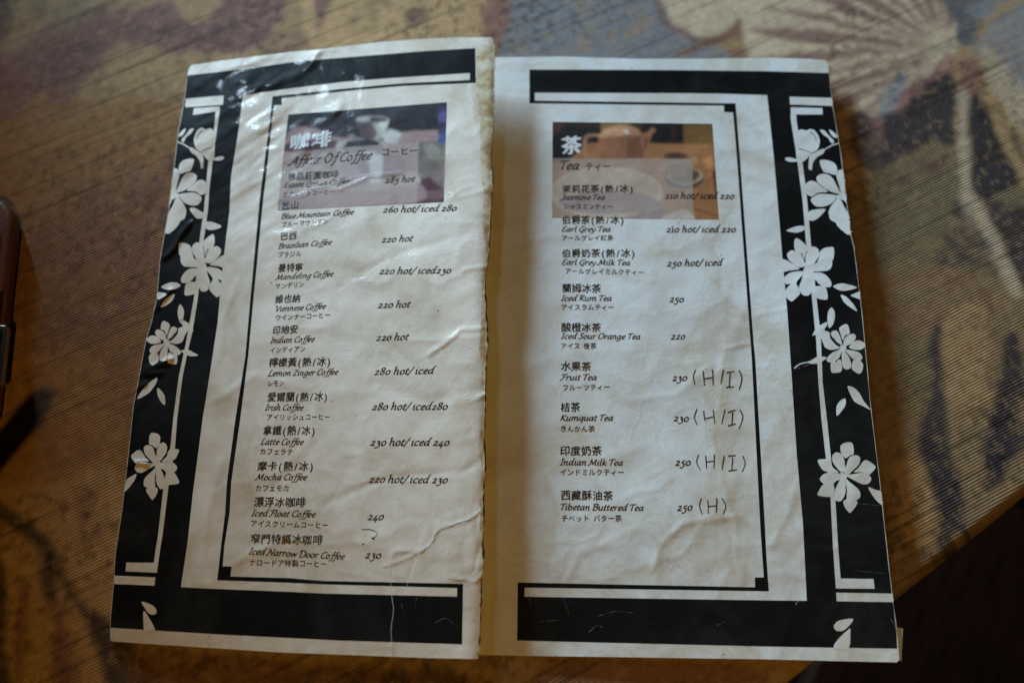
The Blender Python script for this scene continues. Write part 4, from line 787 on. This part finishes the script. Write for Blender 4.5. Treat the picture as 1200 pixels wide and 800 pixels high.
m2 = nd(nt, 'ShaderNodeMix', data_type='RGBA', blend_type='MULTIPLY'); lmn = nd(nt, 'ShaderNodeTexNoise'); lmn.inputs['Scale'].default_value = 14; L(tc.outputs['Object'], lmn.inputs['Vector']); lmr = nd(nt, 'ShaderNodeMapRange'); lmr.inputs[1].default_value = .35; lmr.inputs[2].default_value = .62; lmr.inputs[3].default_value = .25; lmr.inputs[4].default_value = .95; L(lmn.outputs[0], lmr.inputs[0]); L(lmr.outputs[0], m2.inputs[0]); L(m1.outputs[2], m2.inputs[6]); L(rr_.outputs[0], m2.inputs[7])
L(m2.outputs[2], b.inputs['Base Color'])
hm = nd(nt, 'ShaderNodeMath', operation='MULTIPLY'); L(wv.outputs[0], hm.inputs[0]); wm = nd(nt, 'ShaderNodeTexNoise'); wm.inputs['Scale'].default_value = 1; wms = nd(nt, 'ShaderNodeMapping'); wms.inputs['Scale'].default_value = (22, 130, 1); L(mp.outputs[0], wms.inputs[0]); L(wms.outputs[0], wm.inputs['Vector']); wm.inputs['Detail'].default_value = 3; wr = nd(nt, 'ShaderNodeMapRange'); wr.inputs[1].default_value = .3; wr.inputs[2].default_value = .68; wr.inputs[3].default_value = .15; wr.inputs[4].default_value = .95; L(wm.outputs[0], wr.inputs[0]); L(wr.outputs[0], hm.inputs[1])
bp = nd(nt, 'ShaderNodeBump'); bp.inputs['Strength'].default_value = .8; bp.inputs['Distance'].default_value = .00027; L(hm.outputs[0], bp.inputs['Height'])
fz = nd(nt, 'ShaderNodeTexNoise'); fz.inputs['Scale'].default_value = 1400; L(tc.outputs['Object'], fz.inputs['Vector'])
bp2 = nd(nt, 'ShaderNodeBump'); bp2.inputs['Strength'].default_value = .4; bp2.inputs['Distance'].default_value = .0002; L(fz.outputs[0], bp2.inputs['Height']); L(bp.outputs[0], bp2.inputs['Normal']); L(bp2.outputs[0], b.inputs['Normal'])
b.inputs['Roughness'].default_value = .85; b.inputs['Specular IOR Level'].default_value = .15
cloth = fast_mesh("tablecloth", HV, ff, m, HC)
tag(cloth, "ribbed tablecloth printed with tan, mauve and dark leaves under the menu", "tablecloth")

# ------------------------------------------------------------------ table slab, legs, floor, stool in the dark below
def wood(name, c1, c2, rough=.45, scale=30):
    m, nt, b = newmat(name); L = nt.links.new; tc = nd(nt, 'ShaderNodeTexCoord'); mp = nd(nt, 'ShaderNodeMapping'); mp.inputs['Scale'].default_value = (1, 9, 9); L(tc.outputs['Object'], mp.inputs[0])
    n = nd(nt, 'ShaderNodeTexNoise'); n.inputs['Scale'].default_value = scale; n.inputs['Detail'].default_value = 6; L(mp.outputs[0], n.inputs['Vector'])
    r = nd(nt, 'ShaderNodeValToRGB'); r.color_ramp.elements[0].position = .35; r.color_ramp.elements[0].color = c1; r.color_ramp.elements[1].position = .65; r.color_ramp.elements[1].color = c2
    L(n.outputs[0], r.inputs[0]); L(r.outputs[0], b.inputs['Base Color']); b.inputs['Roughness'].default_value = rough; b.inputs['Specular IOR Level'].default_value = .04
    bp = nd(nt, 'ShaderNodeBump'); bp.inputs['Strength'].default_value = .2; bp.inputs['Distance'].default_value = .0004; L(n.outputs[0], bp.inputs['Height']); L(bp.outputs[0], b.inputs['Normal']); return m
dw = wood("dark_wood", (.008, .003, .0015, 1), (.016, .006, .003, 1), .6)
def box(name, c, sx, sy, sz, rz, mat, parent=None, bev=.003):
    import bmesh
    bm = bmesh.new(); bmesh.ops.create_cube(bm, size=1); bmesh.ops.scale(bm, vec=(sx, sy, sz), verts=bm.verts)
    bmesh.ops.bevel(bm, geom=bm.edges[:], offset=bev, segments=3, affect='EDGES', profile=.5)
    me = bpy.data.meshes.new(name); bm.to_mesh(me); bm.free(); me.materials.append(mat)
    o = bpy.data.objects.new(name, me); COL.objects.link(o); o.location = c; o.rotation_euler = (0, 0, rz)
    if parent: o.parent = parent
    return o
tb = bpy.data.objects.new("table", None); COL.objects.link(tb); tag(tb, "dark wooden table under the printed cloth", "table")
oc = Vector((o2[0], o2[1], 0)); nn = en
TW, TD = .99, .655
box("tabletop", oc-nn*(TD/2+.0)+Vector((0, 0, -.018)), TW, TD, .032, ang, dw, tb)
for su in (-1, 1):
    for dn in (.06, TD-.06):
        c = oc+ed*su*(TW/2-.06)-nn*dn+Vector((0, 0, -.392)); box("leg", c, .05, .05, .716, ang, dw, tb)
bpy.context.view_layer.update()
fm = wood("floor_wood", (.004, .0015, .0008, 1), (.009, .003, .0015, 1), .7, 12)
gx = bpy.data.meshes.new("floor"); gx.from_pydata([(-4, -4, -.75), (4, -4, -.75), (4, 4, -.75), (-4, 4, -.75)], [], [(0, 1, 2, 3)]); gx.materials.append(fm)
fo = bpy.data.objects.new("floor", gx); COL.objects.link(fo); tag(fo, kind='structure')
# a wooden stool pushed to the table: its rung and seat edge glow faintly at the lower right
st = bpy.data.objects.new("stool", None); COL.objects.link(st); tag(st, "dark wooden stool in the shadow past the table edge", "stool")
sc_ = pt(1120, 860, -.42); rw = wood("stool_wood", (.03, .008, .003, 1), (.05, .014, .005, 1), .6)
sc_ = Vector((sc_.x, sc_.y, 0))
box("seat", sc_+Vector((0, 0, -.31)), .30, .30, .025, R(60), dw, st, .006)
for a in (0, 1, 2, 3):
    d = Vector((math.cos(R(60+45+90*a)), math.sin(R(60+45+90*a)), 0))*.17; box("leg", sc_+d+Vector((0, 0, -.536)), .03, .03, .428, R(60), rw, st)

# ------------------------------------------------------------------ the case at the left edge
lm, nt, b = newmat("brown_leather"); L = nt.links.new; tc = nd(nt, 'ShaderNodeTexCoord')
n = nd(nt, 'ShaderNodeTexNoise'); n.inputs['Scale'].default_value = 55; n.inputs['Detail'].default_value = 5; L(tc.outputs['Object'], n.inputs['Vector'])
r = nd(nt, 'ShaderNodeValToRGB'); r.color_ramp.elements[0].color = (.07, .022, .008, 1); r.color_ramp.elements[1].color = (.19, .065, .022, 1); r.color_ramp.elements[0].position = .3; r.color_ramp.elements[1].position = .75
L(n.outputs[0], r.inputs[0]); L(r.outputs[0], b.inputs['Base Color']); b.inputs['Roughness'].default_value = .42
vv = nd(nt, 'ShaderNodeTexVoronoi'); vv.inputs['Scale'].default_value = 900; L(tc.outputs['Object'], vv.inputs['Vector']); bp = nd(nt, 'ShaderNodeBump'); bp.inputs['Strength'].default_value = .35; bp.inputs['Distance'].default_value = .0003; L(vv.outputs[0], bp.inputs['Height']); L(bp.outputs[0], b.inputs['Normal'])
steel, nt, b = newmat("steel"); b.inputs['Base Color'].default_value = (.45, .44, .40, 1); b.inputs['Metallic'].default_value = 1; b.inputs['Roughness'].default_value = .28
glass, nt, b = newmat("dark_glass"); b.inputs['Base Color'].default_value = (.01, .03, .035, 1); b.inputs['Roughness'].default_value = .06; b.inputs['Coat Weight'].default_value = 1
blackm, nt, b = newmat("black_hinge"); b.inputs['Base Color'].default_value = (.012, .011, .010, 1); b.inputs['Roughness'].default_value = .5
H = .010
def T(x, y, z): v = pt(x, y, z); return v
top_r = T(1, 385, H); top_t = T(-14, 228, H); bot_b = T(-14, 534, H)
cx1 = top_r.x; cy0 = bot_b.y; cy1 = top_t.y; wdt = .085
case = bpy.data.objects.new("leather_case", None); COL.objects.link(case); case.location = (cx1-wdt/2, (cy0+cy1)/2, 0); case.rotation_euler = (0, 0, R(4.2))
tag(case, "rounded brown leather case with two steel rimmed dark windows, left of the menu", "case")
def rrect(hw, hh, rad, n=10):
    out = []
    for qx, qy, a in ((1, 1, 0), (-1, 1, 90), (-1, -1, 180), (1, -1, 270)):
        for k in range(n+1):
            t = R(a+90*k/n); out.append((qx*(hw-rad)+rad*math.cos(t), qy*(hh-rad)+rad*math.sin(t)))
    return out
def pill(name, c, hw, hh, z0, z1, rad, edge, mat, parent):
    V = []; F = []; rings = []
    prof = [(0, z0+edge*.0, edge*.6), (0, z0, edge*.6)] if False else None
    lv = [(edge*.7, z0)]+[(edge*(1-math.sin(R(90*k/5))), z0+edge*(1-math.cos(R(90*k/5)))) for k in range(1, 6)]+[(edge*(1-math.cos(R(90*k/6))), z1-edge+edge*math.sin(R(90*k/6))) for k in range(0, 7)]
    for ins, z in lv:
        P = rrect(hw-ins, hh-ins, max(rad-ins, .0005)); rings.append(len(V)); V += [(c[0]+x, c[1]+y, z) for x, y in P]
    n = len(rrect(hw, hh, rad))
    for a, b_ in zip(rings[:-1], rings[1:]):
        for k in range(n): F.append([a+k, a+(k+1) % n, b_+(k+1) % n, b_+k])
    F.append(list(range(rings[-1], rings[-1]+n))); F.append(list(range(rings[0], rings[0]+n))[::-1])
    return mesh_obj(name, V, F, mat, parent)
hh = (cy1-cy0)/2
pill("body", (0, 0), wdt/2, hh, 0, H, .020, .0030, lm, case)
def win(y0, y1):
    a = T(8, y0, H); b2 = T(8, y1, H); yc = (a.y+b2.y)/2-case.location.y; h2 = (a.y-b2.y)/2; xr = a.x-case.location.x
    w2 = .016; xc = xr-w2
    f = pill("window_frame", (xc, yc), w2, h2, H-.003, H+.0012, .002, .0008, steel, case)
    pill("window_pane", (xc, yc), w2-.002, h2-.0016, H-.002, H+.0019, .0015, .0005, glass, case)
win(277, 345); win(389, 461)
a = T(5, 347, H); b2 = T(10, 387, H); pill("hinge", (a.x-case.location.x-.014, (a.y+b2.y)/2-case.location.y), .014, (a.y-b2.y)/2, H-.003, H+.0016, .0015, .0006, blackm, case)

# ------------------------------------------------------------------ unseen blocker added to keep the daylight off the left of the table
wm, nt, b = newmat("blocker_matte"); b.inputs['Base Color'].default_value = (.16, .12, .08, 1); b.inputs['Roughness'].default_value = .9
AR = Vector((AZ.y, -AZ.x, 0))                                      # to the right of the light's path
pc = AZ*.86 + AR*(-.085-.20)
blocker = box("shade_blocker", (pc.x, pc.y, .25), .40, .12, 2.0, math.atan2(AR.y, AR.x), wm, None, .006); tag(blocker, kind='structure')
# ------------------------------------------------------------------ unseen strip added beyond the frame only for the shadow it throws into view
tip = pt(57, 462, 0); foot = pt(-62, 625, 0); k = .11/LAMP.z
topp = tip + (LAMP-tip)*k
def shadow_caster(name, A, B, w0, th):
    V = []; F = []; d = B-A; side = Vector((d.y, -d.x, 0)).normalized(); nn_ = side.cross(d).normalized(); N = 14
    for i in range(N+1):
        t = i/N; c = A+d*t+Vector((0, 0, .006*math.sin(math.pi*t))); w = w0*(1+.25*t)
        if t > .8: w *= math.sqrt(max(0.05, 1-((t-.8)/.2)**2*.9))
        for sx_, sz_ in ((-1,-1),(1,-1),(1,1),(-1,1)): V.append(tuple(Matrix.Rotation(-R(4.2), 3, 'Z') @ (c+side*(w*sx_)+nn_*(th*sz_)-Vector(case.location))))
    for i in range(N):
        for q in range(4): F.append([i*4+q, i*4+(q+1) % 4, i*4+4+(q+1) % 4, i*4+4+q])
    F.append([3, 2, 1, 0]); F.append([N*4+k2 for k2 in range(4)])
    return mesh_obj(name, V, F, lm, case, smooth=False)
shadow_caster("shadow_caster", foot, topp, .0062, .0022)
